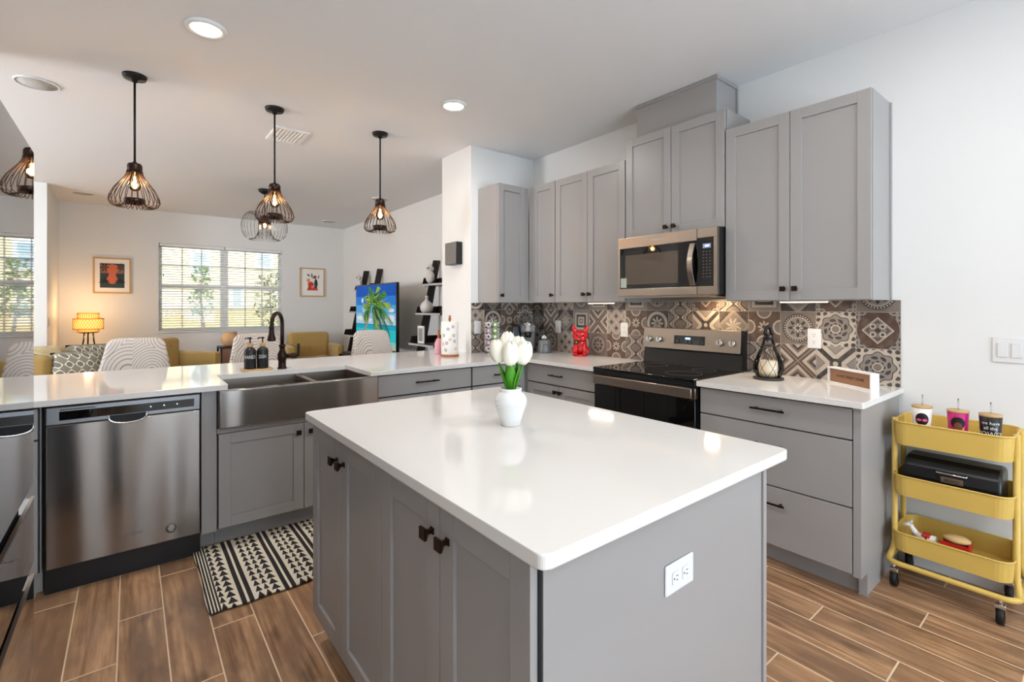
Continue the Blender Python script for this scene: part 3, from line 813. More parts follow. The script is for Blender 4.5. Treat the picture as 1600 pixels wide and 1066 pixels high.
# ================================================================== worktops
YC = 3.045; XC = 2.556
def rounded(pts, rads, n=5):
    out = []
    N = len(pts)
    for k in range(N):
        p = Vector(pts[k]); r = rads[k]
        if not r: out.append(tuple(p)); continue
        a = (Vector(pts[k - 1]) - p).normalized(); b = (Vector(pts[(k + 1) % N]) - p).normalized()
        p0 = p + a * r; p1 = p + b * r
        for q in range(n + 1):
            s_ = q / n; out.append(tuple(p0 * (1 - s_) ** 2 + p * 2 * s_ * (1 - s_) + p1 * s_ ** 2))
    return out
pts = [(-0.997, YC), (0.42, YC), (0.42, 3.50), (1.235, 3.50), (1.235, YC), (XC, YC), (XC, 2.294), (XR - 0.001, 2.294), (XR - 0.001, YK - 0.001), (XS - 0.002, YK - 0.001), (XS - 0.002, 4.19), (-0.997, 4.19)]
o = MB().prism(rounded(pts, [0, .006, .01, .01, .006, .004, .006, 0, 0, 0, 0.006, 0]), ZT + 0.0005, 0.914, bev=0.0025).build('kitchen_worktop', M_quartz)
tag(o, 'white quartz worktop running over dishwasher, sink and corner to the range, breakfast overhang behind', 'worktop')
o = MB().prism(rounded([(XC, 0.698), (XR - 0.001, 0.698), (XR - 0.001, 1.508), (XC, 1.508)], [.008, 0, 0, .006]), ZT + 0.0005, 0.914, bev=0.0025).build('kitchen_worktop', M_quartz)
tag(o, 'short white quartz worktop right of the range with lantern and sign on it', 'worktop')

# ================================================================== backsplash
bm = bmesh.new(); uvl = bm.loops.layers.uv.new('UVMap')
rd = random.Random(11)
fixed = {(0, 0): 4, (0, 1): 5, (0, 2): 2, (1, 0): 1, (1, 1): 4, (1, 2): 5, (2, 0): 0, (2, 1): 2, (2, 2): 9, (3, 0): 7, (3, 1): 10, (3, 2): 3, (4, 0): 7, (4, 1): 9, (4, 2): 7,
         (5, 1): 1, (5, 2): 5, (6, 1): 7, (6, 2): 7, (7, 1): 6, (7, 2): 2, (8, 1): 10, (8, 2): 3, (9, 1): 8, (9, 0): 10, (10, 1): 0, (10, 0): 2, (11, 1): 3, (11, 0): 6, (12, 1): 9, (12, 0): 8, (13, 1): 0, (13, 0): 2, (14, 1): 9}
last = None
def finish_tiles(lab):
    me = bpy.data.meshes.new('tiled_backsplash'); bm.to_mesh(me); bm.free()
    for q in TILES: me.materials.append(q)
    o = bpy.data.objects.new('tiled_backsplash', me); C.objects.link(o); tag(o, lab, 'backsplash')
def quad(p, uv, mi):
    vs = [bm.verts.new(q) for q in p]; fc = bm.faces.new(vs); fc.material_index = mi
    for l, t_ in zip(fc.loops, uv): l[uvl].uv = t_
TX = XR - 0.008
rows = ((0.9145, 1.112, 0.015, 1.0), (1.112, 1.313, 0, 1), (1.313, ZU0, 0, 0.33))
for r, (z0, z1, v0, v1) in enumerate(rows):
    k = 0; yy = 0.708
    while yy < YK - 0.01:
        y1 = min(yy + 0.2005, YK); f = (y1 - yy) / 0.2005
        mi = fixed.get((k, r)); mi = rd.randrange(len(TILES)) if mi is None else mi
        hi = z1
        quad([(TX, y1, z0), (TX, yy, z0), (TX, yy, hi), (TX, y1, hi)], [(1 - f, v0), (1, v0), (1, v1), (1 - f, v1)], mi)
        yy = y1; k += 1
quad([(TX, 2.268, ZU0), (TX, 1.50, ZU0), (TX, 1.50, 1.43), (TX, 2.268, 1.43)], [(0.0, 0), (1, 0), (1, 0.2), (0.0, 0.2)], 3)
quad([(TX, 0.708, 0.9145), (XR, 0.708, 0.9145), (XR, 0.708, ZU0), (TX, 0.708, ZU0)], [(0.5, 0.99)] * 4, 3)
finish_tiles('brown and grey patchwork tile backsplash behind the range and the red dog')
bm = bmesh.new(); uvl = bm.loops.layers.uv.new('UVMap')
for r, (z0, z1, v0, v1) in enumerate(rows):
    xx = XR - 0.008; k = 0
    while xx > XS + 0.01:
        x0 = max(xx - 0.2005, XS + 0.002); f = (xx - x0) / 0.2005
        mi = {(0, 1): 4, (1, 1): 10, (2, 1): 6, (3, 1): 8, (2, 0): 4, (3, 0): 7}.get((k, r), rd.randrange(len(TILES)))
        quad([(x0, YK - 0.008, z0), (xx, YK - 0.008, z0), (xx, YK - 0.008, z1), (x0, YK - 0.008, z1)], [(1 - f, v0), (1, v0), (1, v1), (1 - f, v1)], mi)
        xx = x0; k += 1
quad([(XS + 0.002, YK, 0.9145), (XS + 0.002, YK - 0.008, 0.9145), (XS + 0.002, YK - 0.008, ZU0), (XS + 0.002, YK, ZU0)], [(0.5, 0.99)] * 4, 3)
finish_tiles('short patchwork tile backsplash on the end wall behind the pod carousel')

# ================================================================== island
t = thing('kitchen_island', 'grey freestanding island base with four doors and an outlet on its end panel', 'kitchen island', (1.05, 1.34, 0))
IX0, IX1, IY0, IY1 = 0.575, 1.50, 0.66, 2.02
MB().box(IX0 + 0.021, IX1 - 0.02, IY0 + 0.02, IY1, 0.105, ZT).build('body', M_cab, t)
MB().box(IX0 + 0.095, IX1 - 0.02, IY0 + 0.02, IY1 - 0.02, 0, 0.105).build('toe_kick', M_cab, t)
MB().box(IX0 + 0.024, IX1 - 0.020, IY0, IY0 + 0.019, 0, ZT).build('end_panel', M_cab, t, bevel=0.001)
m = MB(); m.box(IX1 - 0.019, IX1 + 0.001, IY0 - 0.006, IY0 + 0.05, 0, ZT); m.box(IX1 - 0.019, IX1 - 0.004, IY0 + 0.05, IY1, 0, ZT); m.build('back_panel', M_cab, t, bevel=0.0015)
FI = NX(IX0 + 0.019)
backer(t, FI, IY0 + 0.004, IY1 - 0.004, 0.11, ZT - 0.004)
MB().box(IX0 + 0.0205, IX0 + 0.0235, IY0 + 0.002, IY0 + 0.019, 0.0, ZT).build('door_gap', M_dark, t)
for a0, a1, k in ((0.668, 1.0, 0.962), (1.0, 1.338, 1.034), (1.338, 1.688, 1.652), (1.688, 2.014, 1.722)):
    d = shaker(t, FI, a0 + G, a1 - G, 0.115, 0.872, 0.06); knob(d, NX(IX0), k, 0.80)
o = MB().prism(rounded([(0.555, 0.613), (1.556, 0.613), (1.556, 2.062), (0.555, 2.062)], [.02, .02, .02, .02], 6), ZT + 0.0005, 0.914, bev=0.0035).build('island_worktop', M_quartz)
tag(o, 'large white quartz island top with the tulip vase on it', 'worktop')

# ================================================================== outlets and switches
def plate(f, u, z, lab, kind='outlet', horizontal=False, w=0.072, h=0.117):
    hw, hh = (h / 2, w / 2) if horizontal else (w / 2, h / 2)
    base = f((u, 0, z))
    t = thing('wall_outlet' if kind == 'outlet' else 'light_switch', lab, 'outlet' if kind == 'outlet' else 'switch', base)
    MB(f).box(u - hw, u + hw, 0, 0.006, z - hh, z + hh, bev=0.003).build('cover_plate', M_white, t)
    if kind == 'outlet':
        for s_ in (-1, 1):
            cu, cz = (u + s_ * 0.021, z) if horizontal else (u, z + s_ * 0.021)
            m = MB(f)
            aa = []
            for k in range(20):
                q = 2 * PI * k / 20; du = 0.016 * math.cos(q); dz = 0.016 * math.sin(q)
                if horizontal: dz = max(-0.016, min(0.016, dz * 1.2)); du = max(-0.014, min(0.014, du * 1.1))
                else: du = max(-0.016, min(0.016, du * 1.2)); dz = max(-0.014, min(0.014, dz * 1.1))
                aa.append((cu + du, cz + dz))
            m.prism(aa, 0.006, 0.0085, axis='y')
            r = m.build('receptacle', M_white, t)
            m = MB(f)
            for a_, b_ in ((-0.005, 0.003), (0.005, 0.003)):
                if horizontal: m.box(cu + b_ - 0.003, cu + b_ + 0.004, 0.0084, 0.0088, cz + a_ - 0.001, cz + a_ + 0.001)
                else: m.box(cu + a_ - 0.001, cu + a_ + 0.001, 0.0084, 0.0088, cz + b_ - 0.003, cz + b_ + 0.004)
            if horizontal: m.box(cu - 0.010, cu - 0.006, 0.0084, 0.0088, cz - 0.002, cz + 0.002)
            else: m.box(cu - 0.002, cu + 0.002, 0.0084, 0.0088, cz - 0.010, cz - 0.006)
            m.build('slots', M_dark, r)
    else:
        n = 2 if w > 0.1 else 1
        for k in range(n):
            cu = u + (k - (n - 1) / 2) * 0.046
            MB(f).box(cu - 0.017, cu + 0.017, 0.006, 0.010, z - 0.033, z + 0.033, bev=0.0015).build('rocker', M_white, t)
    return t
plate(NY(IY0), 1.04, 0.697, 'white outlet set sideways on the island end panel', horizontal=True)
plate(NX(TX), 1.118, 1.153, 'white outlet on the backsplash right of the lantern')
plate(NX(TX), 2.526, 1.152, 'white outlet on the backsplash left of the range')
plate(NX(TX), 3.31, 1.152, 'white switch on the backsplash between coffee maker and red dog', 'switch')
plate(NY(YK - 0.008), 2.516, 1.152, 'white switch on the backsplash behind the pod carousel', 'switch')
plate(NX(XR), 0.306, 1.140, 'white double switch on the bare wall above the yellow cart', 'switch', w=0.116)
plate(NX(XR), 5.95, 1.66, 'small white switch on the wall between television and right ladder shelf', 'switch', w=0.05, h=0.10)
plate(PX(-0.79), 8.15, 1.15, 'white switch on the wall return left of the lamp', 'switch')

# ================================================================== appliances
# refrigerator
t = thing('refrigerator', 'mirror-like steel refrigerator with stacked drawers at the left edge', 'refrigerator', (-0.6, 1.44, 0))
FXp = -0.214; fy0, fy1 = 0.985, 1.900
MB().box(-0.985, FXp - 0.055, fy0 + 0.01, fy1 - 0.008, 0.02, 1.765).build('body', mat('fridge_side', (88, 90, 94), 0.35, metal=0.6), t)
def fdoor(y0, y1, z0, z1, name):
    return MB().box(FXp - 0.05, FXp, y0, y1, z0, z1, bev=0.002).build(name, M_fridge, t)
ym = (fy0 + fy1) / 2
fdoor(fy0, ym - 0.003, 0.848, 1.78, 'door'); fdoor(ym + 0.003, fy1, 0.848, 1.78, 'door')
for z0, z1 in ((0.626, 0.806), (0.06, 0.588)):
    d = fdoor(fy0, fy1, z0, z1, 'drawer')
    MB().box(FXp - 0.006, FXp + 0.002, fy0, fy1, z1 - 0.001, z1 + 0.004).build('handle_lip', M_steelh, d)
MB().box(FXp - 0.054, FXp - 0.03, fy0 + 0.004, fy1 - 0.004, 0.03, 0.86).build('handle_recess', M_dark, t)

# dishwasher
t = thing('dishwasher', 'stainless steel dishwasher with pocket handle and black control strip', 'dishwasher', (-0.01, 3.38, 0))
DY = 3.062; f = NY(DY)
dx0, dx1 = -0.306, 0.291
MB().box(dx0 - 0.01, dx1 + 0.006, DY + 0.05, YK - 0.005, 0.02, 0.879).build('body', M_bplast, t)
m = MB(f); m.box(dx0, dx1, -0.045, 0.0, 0.125, 0.790, bev=0.004)
dd = m.build('door', M_steel, t)
m = MB(f); m.box(dx0, dx1, -0.045, 0.0, 0.793, 0.874, bev=0.003); cp = m.build('control_panel', mat('grey_panel', (140, 141, 143), 0.35, metal=0.6), t)
MB(f).box(dx0 + 0.045, dx1 - 0.026, -0.001, 0.0015, 0.812, 0.853).build('control_strip', M_bglass, cp)
m = MB(f)
for k in range(14): m.box(dx0 + 0.048 + k * 0.009, dx0 + 0.055 + k * 0.009, -0.001, 0.0012, 0.858, 0.863)
m.build('vent_slots', M_bplast, cp)
m = MB(f)
for xx in (0.08, 0.135, 0.19): m.lathe([(0, 0), (0.0022, 0), (0.0022, 0.0006), (0, 0.0006)], (xx, 0.0016, 0.834), 10, axis='y')
m.build('indicator_light', M_led, cp)
# pocket handle: bright curved lip and dark recess
m = MB(f); pts = []
for k in range(15):
    a = PI * k / 14; pts.append((-0.01 - 0.075 * math.cos(a), 0.004, 0.814 - 0.046 * (math.sin(a) ** 0.55)))
m.tube(pts, 0.006, 8); m.build('handle', M_chrome, dd)
m = MB(f); q = [(-0.01 - 0.072 * math.cos(PI * k / 14), 0.810 - 0.040 * (math.sin(PI * k / 14) ** 0.55)) for k in range(15)] 
m.prism(q, -0.002, 0.0015, axis='y'); m.build('handle_pocket', M_dark, dd)
MB(f).text('Whirlpool', 0.020, face_mx(0, 0, 0) if False else Matrix(((1, 0, 0, 0.0), (0, 0, 1, 0.0005), (0, 1, 0, 0.208), (0, 0, 0, 1))), 0.0004, shear=0.3).build('maker_mark', mat('mark_grey', (120, 118, 116), 0.3, metal=0.8), dd)
m = MB(f); m.lathe([(0, 0), (0.024, 0), (0.024, 0.0006), (0, 0.0006)], (0.165, 0.0002, 0.190), 28, axis='y', sx=1.0)
st_ = m.build('round_sticker', mat('sticker_grey', (96, 92, 92), 0.5), dd)
m = MB(f)
for k, zz in enumerate((0.205, 0.198, 0.191, 0.184, 0.177)): 
    w_ = 0.030 - abs(k - 2) * 0.006; m.box(0.165 - w_ / 2, 0.165 + w_ / 2, 0.0008, 0.0011, zz - 0.0016, zz + 0.0012)
m.build('sticker_print', M_lettr, st_)
MB(f).box(dx0 - 0.008, dx1 + 0.004, -0.06, -0.055 + 0.02, 0.0, 0.122).build('toe_panel', M_bplast, t)

# apron sink
t = thing('apron_sink', 'stainless steel double-bowl apron front sink', 'sink', (0.82, 3.28, 0.67))
SX0, SX1, SY0, SY1 = 0.376, 1.284, 3.032, 3.585
m = MB(); m.box(SX0, SX1, SY0, SY0 + 0.04, 0.674, 0.8835, bev=0.006)
m.build('apron_front', M_steel, t)
m = MB()
m.box(SX0, SX1, SY0 + 0.04, SY1, 0.674, 0.684); m.box(SX0, SX1, SY1 - 0.02, SY1, 0.684, 0.8835)
m.box(SX0, SX0 + 0.03, SY0 + 0.04, SY1 - 0.02, 0.684, 0.8835); m.box(SX1 - 0.03, SX1, SY0 + 0.04, SY1 - 0.02, 0.684, 0.8835)
m.build('bowls', M_steelh, t)
MB().box(0.90, 0.93, SY0 + 0.04, SY1 - 0.02, 0.684, 0.872, bev=0.006).build('divider', M_steelh, t)
for xx in (0.66, 1.09): MB().lathe([(0, 0), (0.04, 0), (0.044, 0.004), (0.0, 0.004)], (xx, 3.33, 0.684), 20).build('drain', M_chrome, t)

# faucet
FXc, FYc = 0.823, 3.60
t = thing('kitchen_faucet', 'oil-rubbed bronze gooseneck faucet with pull-down head behind the sink', 'faucet', (FXc, FYc, 0.914))
MB().lathe([(0, 0), (0.030, 0), (0.031, 0.006), (0.026, 0.012), (0.024, 0.05), (0.030, 0.07), (0.030, 0.10), (0.022, 0.118), (0.017, 0.13), (0.018, 0.15), (0.022, 0.154), (0.022, 0.162), (0.014, 0.17), (0, 0.17)], (FXc, FYc, 0.914), 24).build('base', M_bronze, t)
dv = Vector((-0.62, -0.78, 0)).normalized()
pts = [(FXc, FYc, 1.07), (FXc, FYc, 1.15), (FXc, FYc, 1.225)]
for k in range(1, 13):
    a = PI * k / 12; r = 0.072
    pts.append((FXc + dv.x * (r - r * math.cos(a)), FYc + dv.y * (r - r * math.cos(a)), 1.225 + 0.075 * math.sin(a)))
pts.append((FXc + dv.x * 0.146, FYc + dv.y * 0.146, 1.20))
MB().tube(pts, 0.0125, 14).build('neck', M_bronze, t)
MB().lathe([(0, 0.0), (0.025, 0.0), (0.027, 0.006), (0.025, 0.02), (0.017, 0.05), (0.015, 0.085), (0.017, 0.09), (0.014, 0.1), (0, 0.1)], (FXc + dv.x * 0.147, FYc + dv.y * 0.147, 1.115), 22).build('spray_head', M_bronze, t)
hd = Vector((1.0, -0.15, 0)).normalized()
m = MB(); m.tube([(FXc + hd.x * q, FYc + hd.y * q, 1.0 + q * 0.0) for q in (0.02, 0.05, 0.06, 0.09, 0.10)], 0, 14, rad=[0.017, 0.015, 0.019, 0.019, 0.012])
h = m.build('handle_hub', M_bronze, t)
MB().lathe([(0, 0), (0.006, 0.0), (0.007, 0.03), (0.010, 0.055), (0.010, 0.08), (0.007, 0.09), (0, 0.092)], (FXc + hd.x * 0.108, FYc, 0.992), 12).build('lever', M_bronze, h)

# microwave
t = thing('microwave_oven', 'stainless over-the-range microwave with dark glass door', 'microwave', (3.0, 1.9, 1.41))
MXF = 2.788; my0, my1, mz0, mz1 = 1.506, 2.262, 1.418, 1.835
MB().box(MXF + 0.025, XR - 0.004, my0, my1, mz0 + 0.002, mz1).build('body', M_bplast, t)
m = MB(); m.box(MXF + 0.03, XR - 0.05, my0 + 0.02, my1 - 0.02, mz0 - 0.012, mz0 + 0.002); m.build('underside_grille', M_steelh, t)
f = NX(MXF + 0.03)
ysp = 1.637
md = MB(f); w0, w1 = ysp + 0.004, my1
md.box(ysp + 0.002, my1, 0, 0.03, mz1 - 0.075, mz1); md.box(ysp + 0.002, my1, 0, 0.03, mz0, mz0 + 0.052)
md.box(my1 - 0.016, my1, 0, 0.03, mz0 + 0.052, mz1 - 0.075)
md = md.build('door', M_steelh, t, bevel=0.002)
MB(f).box(ysp + 0.002, my1 - 0.016, 0.010, 0.026, mz0 + 0.052, mz1 - 0.075).build('door_glass', M_bglass, md)
m = MB(f); m.box(ysp + 0.135, my1 - 0.065, 0.0262, 0.0268, mz0 + 0.082, mz1 - 0.125); m.build('viewing_window', mat('window_mesh_glass', (92, 80, 68), 0.06), md)
MB(f).box(my1 - 0.075, my1 - 0.022, 0.0268, 0.0273, mz0 + 0.06, mz0 + 0.13).build('sticker', mat('sticker_green', (176, 188, 176), 0.5), md)
m = MB(f); pts = []
for k in range(13):
    q = k / 12; zz = mz0 + 0.06 + q * (mz1 - mz0 - 0.15); n_ = 0.03 + 0.038 * math.sin(PI * q)
    pts.append([(ysp + 0.012, n_ + 0.004, zz), (ysp + 0.012, n_ - 0.006, zz), (ysp + 0.048, n_ - 0.006, zz), (ysp + 0.048, n_ + 0.004, zz)])
m.loft(pts, sm=False); m.build('handle', M_steelh, md, bevel=0.002)
mc = MB(f); mc.box(my0, ysp - 0.001, 0, 0.03, mz1 - 0.062, mz1); mc.box(my0, ysp - 0.001, 0, 0.03, mz0, mz0 + 0.052); mc.box(my0, my0 + 0.022, 0, 0.03, mz0 + 0.052, mz1 - 0.062)
mc = mc.build('control_panel', M_steelh, t, bevel=0.002)
MB(f).box(my0 + 0.022, ysp - 0.001, 0.010, 0.0285, mz0 + 0.052, mz1 - 0.062).build('keypad', M_bglass, mc)
MB(f).box(my0 + 0.04, my0 + 0.093, 0.0285, 0.0292, mz1 - 0.128, mz1 - 0.100).build('clock_display', mat('clock_glow', (90, 96, 120), 0.4, emit=(120, 135, 175), estr=0.9), mc)
MB().text('2:08', 0.016, face_mx(MXF, my0 + 0.064, mz1 - 0.114, n=-0.0005), 0.0003).build('clock_digits', M_led, mc)
m = MB(f)
for r in range(9):
    for q in range(3):
        yy = my0 + 0.045 + q * 0.022; zz = mz1 - 0.150 - r * 0.0195; m.box(yy - 0.004, yy + 0.004, 0.0285, 0.0289, zz - 0.0018, zz + 0.0018)
m.build('key_marks', mat('key_grey', (120, 118, 116), 0.5), mc)
MB().text('Whirlpool', 0.022, face_mx(MXF, 1.93, mz1 - 0.036), 0.0004, shear=0.3).build('maker_mark', mat('mark_light', (228, 222, 214), 0.25, metal=0.7), md)
light('AREA', 'microwave_task_light', (3.08, 1.70, mz0 - 0.02), 2.4, (1.0, 0.72, 0.42), size=0.09, shape='DISK')

# range
t = thing('kitchen_range', 'stainless and black glass electric range with rear control panel', 'range', (2.87, 1.9, 0))
ry0, ry1 = 1.514, 2.288; RXF = 2.560
MB().box(RXF + 0.03, XR - 0.012, ry0, ry1, 0.02, 0.905).build('body', M_bplast, t)
MB().box(RXF - 0.012, 3.125, ry0 - 0.0005, ry1 + 0.0005, 0.905, 0.921, bev=0.004).build('cooktop', M_bglass, t)
MB().box(RXF - 0.006, RXF + 0.03, ry0, ry1, 0.872, 0.905, bev=0.003).build('front_rail', M_bplast, t)
f = NX(RXF + 0.03)
d = MB(f).box(ry0 + 0.002, ry1 - 0.002, 0, 0.03, 0.255, 0.800, bev=0.003).build('oven_door', M_bglass, t)
m = MB(f); m.box(ry0 + 0.002, ry1 - 0.002, 0, 0.028, 0.803, 0.868, bev=0.002); m.build('door_rail', M_steelh, d)
m = MB(f); m.box(ry0 + 0.012, ry1 - 0.012, 0.045, 0.056, 0.808, 0.868, bev=0.004); m.box(ry0 + 0.03, ry0 + 0.05, 0.02, 0.046, 0.814, 0.86); m.box(ry1 - 0.05, ry1 - 0.03, 0.02, 0.046, 0.814, 0.86)
m.build('handle', M_steelh, d)
MB(f).box(ry0 + 0.002, ry1 - 0.002, 0, 0.03, 0.06, 0.250, bev=0.003).build('storage_drawer', M_steelh, t)
# backguard
bx = 3.122
MB().prism([(bx - 0.0, 0.921), (bx + 0.07, 0.921), (bx + 0.07, 1.180), (bx + 0.028, 1.184), (bx + 0.012, 1.03), (bx + 0.016, 1.02)], ry0 + 0.004, ry1 - 0.004, axis='y').build('backguard', M_bplast, t)
bgd = MB(); bgd.prism([(bx - 0.006, 1.032), (bx + 0.012, 1.032), (bx + 0.03, 1.184), (bx + 0.018, 1.186), (bx + 0.010, 1.182)], ry0 + 0.012, ry1 - 0.004, axis='y')
bgd = bgd.build('control_panel', M_steelh, t, bevel=0.002)
tilt = math.atan2(0.016, 0.150)
def on_panel(yy, z, n=0.0):
    xx = bx - 0.006 + (z - 1.032) * 0.016 / 0.150
    return (xx - n, yy, z + n * 0.1)
for yy in (2.222, 2.135, 1.662, 1.575):
    c = on_panel(yy, 1.098)
    kn = MB(); kn.cyl(c, (c[0] - 0.026, yy, c[2] + 0.0026), 0.023, 20, 0.020); kn = kn.build('control_knob', M_chrome, bgd)
    m = MB(); m.box(c[0] - 0.0275, c[0] - 0.0255, yy - 0.003, yy + 0.003, c[2] - 0.016, c[2] + 0.022); m.build('pointer', M_steel, kn)
def pquad(y0, y1, z0, z1, n):
    a, b = on_panel(0, z0, n), on_panel(0, z1, n); a2, b2 = on_panel(0, z0, n - 0.003), on_panel(0, z1, n - 0.003)
    return MB().loft([[(a[0], y0, z0), (a[0], y1, z0), (b[0], y1, z1), (b[0], y0, z1)], [(a2[0], y0, z0), (a2[0], y1, z0), (b2[0], y1, z1), (b2[0], y0, z1)]], sm=False)
ds = pquad(1.775, 2.015, 1.072, 1.134, 0.002).build('display', M_bglass, bgd)
pquad(1.885, 1.925, 1.107, 1.121, 0.0026).build('clock_digits', mat('clock_blue', (120, 160, 220), 0.4, emit=(150, 190, 255), estr=3), ds)
m = MB()
for k in range(7):
    for zz in (1.085, 1.098):
        yy = 1.79 + k * 0.033; c = on_panel(yy, zz, 0.0028); m.box(c[0] - 0.0003, c[0], yy - 0.007, yy + 0.007, zz - 0.002, zz + 0.002)
m.build('key_marks', MATS['key_grey'], ds)
m = MB()
for cx_, cy_, rr in ((2.74, 1.70, 0.11), (2.74, 2.09, 0.085), (2.98, 1.70, 0.075), (2.98, 2.09, 0.10)):
    m.tube([(cx_ + rr * math.cos(2 * PI * q / 48), cy_ + rr * math.sin(2 * PI * q / 48), 0.9211) for q in range(48)], 0.0005, 4, closed=True)
m.build('burner_rings', MATS['key_grey'], t)

# ================================================================== things on the worktops
ZW = 0.914
# tulip vase on the island
vx, vy = 1.083, 1.37
t = thing('flower_vase', 'round white ribbed ceramic vase on the island', 'vase', (vx, vy, ZW))
pr = [(0, 0), (0.034, 0), (0.037, 0.003), (0.043, 0.03), (0.053, 0.06), (0.059, 0.082), (0.0595, 0.092), (0.056, 0.104), (0.047, 0.116), (0.040, 0.121), (0.0385, 0.124), (0.0405, 0.129), (0.040, 0.134), (0.035, 0.134), (0.034, 0.12), (0, 0.115)]
MB().lathe(pr, (vx, vy, ZW), 40).build('pot', mat('white_glaze', (232, 232, 230), 0.16), t)
m = MB()
for zz in (0.072, 0.080, 0.088, 0.096):
    r = 0.0592 - abs(zz - 0.086) * 0.12; n_ = 40
    m.tube([(vx + r * math.cos(2 * PI * k / n_), vy + r * math.sin(2 * PI * k / n_), ZW + zz) for k in range(n_)], 0.0014, 6, closed=True)
m.build('ribs', MATS['white_glaze'], t)
s_, c_ = math.sin(R(38.484)), math.cos(R(38.484))
right = Vector((c_, -s_, 0)); fwd = Vector((s_, c_, 0))
heads = [(-0.047, 0.010, 0.266, 'front left, lowest of the bunch'), (-0.010, 0.042, 0.292, 'back centre, highest of the bunch'), (-0.001, -0.022, 0.262, 'front centre, nearest the viewer'),
         (0.027, 0.026, 0.276, 'back right, between two others'), (0.048, -0.004, 0.262, 'front right edge')]
for k, (rx, ry, hz, where) in enumerate(heads):
    top = Vector((vx, vy, ZW + hz)) + right * rx + fwd * ry
    botp = Vector((vx, vy, ZW + 0.122)) + right * rx * 0.25 + fwd * ry * 0.25
    t = thing('tulip', 'white tulip in the island vase, ' + where, 'flower', tuple(botp), group='white tulips in the island vase')
    midp = (botp + top) / 2 + right * rx * 0.15
    MB().tube([botp, midp, top - Vector((0, 0, 0.02))], 0.0036, 8).build('stem', M_green, t)
    ax = (top - botp).normalized(); a_ = ax.orthogonal().normalized(); b_ = ax.cross(a_)
    for q in range(6):
        m = MB(); ang = q * PI / 3 + k; rr = 1.0 if q % 2 else 0.9
        rows_ = []
        for i_ in range(9):
            s1 = i_ / 8; rad = 0.0315 * rr * math.sin(PI * min(1, 0.12 + s1 * 0.80)) ** 0.6; hgt = -0.040 + 0.084 * s1
            wd = 0.86 * math.sin(PI * (0.18 + 0.76 * s1)) ** 0.7
            rows_.append([top + ax * hgt + (a_ * math.cos(ang + w_ * wd) + b_ * math.sin(ang + w_ * wd)) * rad for w_ in (-1, -.5, 0, .5, 1)])
        m.loft(rows_, closed=False, cap=False)
        o = m.build('petal', M_ivory, t); so = o.modifiers.new('thick', 'SOLIDIFY'); so.thickness = 0.0016
    # leaf
    m = MB(); la = ang + 1.0; lf = (right * rx + fwd * ry); lf = lf.normalized() if lf.length > 0 else right
    sd = Vector((-lf.y, lf.x, 0)); rows_ = []
    L_ = 0.095 + 0.016 * (k % 3)
    for i_ in range(7):
        s1 = i_ / 6; w_ = 0.019 * math.sin(PI * (0.14 + 0.86 * s1)) ** 0.8
        c0 = botp + Vector((0, 0, L_ * s1)) + lf * (0.030 * s1 ** 1.2)
        rows_.append([c0 - sd * w_ - lf * 0.004, c0, c0 + sd * w_ - lf * 0.004])
    m.loft(rows_, closed=False, cap=False)
    o = m.build('leaf', M_green, t); so = o.modifiers.new('thick', 'SOLIDIFY'); so.thickness = 0.0015

# soap bottles and tray
o = MB().prism(rounded([(0.578, 3.575), (0.762, 3.575), (0.762, 3.685), (0.578, 3.685)], [.01] * 4), ZW, ZW + 0.010, bev=0.002).build('bottle_tray', M_wood)
tag(o, 'small light wooden tray under the two black soap bottles', 'tray')
for xx, word, lab in ((0.630, 'HANDS', 'matt black soap bottle lettered HANDS, left one on the tray'), (0.706, 'DISH', 'matt black soap bottle lettered DISH, right one beside the faucet')):
    t = thing('soap_bottle', lab, 'soap bottle', (xx, 3.63, ZW + 0.010)); z0 = ZW + 0.010
    bd = MB().lathe([(0, 0), (0.034, 0), (0.0365, 0.004), (0.0365, 0.118), (0.032, 0.132), (0.019, 0.142), (0.016, 0.146), (0, 0.146)], (xx, 3.63, z0), 32).build('bottle', M_soap, t)
    a = math.atan2(0 - xx, 0 - 3.63)    # turned towards the room
    yaw = math.atan2(-3.63, -xx) + PI / 2
    Mx = Matrix.Translation((xx, 3.63, z0 + 0.08)) @ Matrix.Rotation(yaw, 4, 'Z') @ Matrix.Translation((0, -0.0367, 0)) @ Matrix.Rotation(R(90), 4, 'X')
    MB().text(word, 0.0225, Mx @ Matrix.Diagonal((1, 1.5, 1, 1)), 0.0003, bend=0.0367).build('lettering', M_lettr, bd)
    MB().lathe([(0, 0.146), (0.017, 0.146), (0.018, 0.150), (0.018, 0.172), (0, 0.173)], (xx, 3.63, z0), 20).build('bamboo_collar', M_wood, t)
    m = MB(); m.cyl((xx, 3.63, z0 + 0.172), (xx, 3.63, z0 + 0.205), 0.0045, 10); m.lathe([(0, 0), (0.011, 0.002), (0.012, 0.010), (0, 0.014)], (xx, 3.63, z0 + 0.200), 14)
    m.tube([(xx, 3.63, z0 + 0.208), (xx - 0.022, 3.615, z0 + 0.209), (xx - 0.034, 3.607, z0 + 0.203)], 0.004, 8); m.build('pump', M_bplast, t)

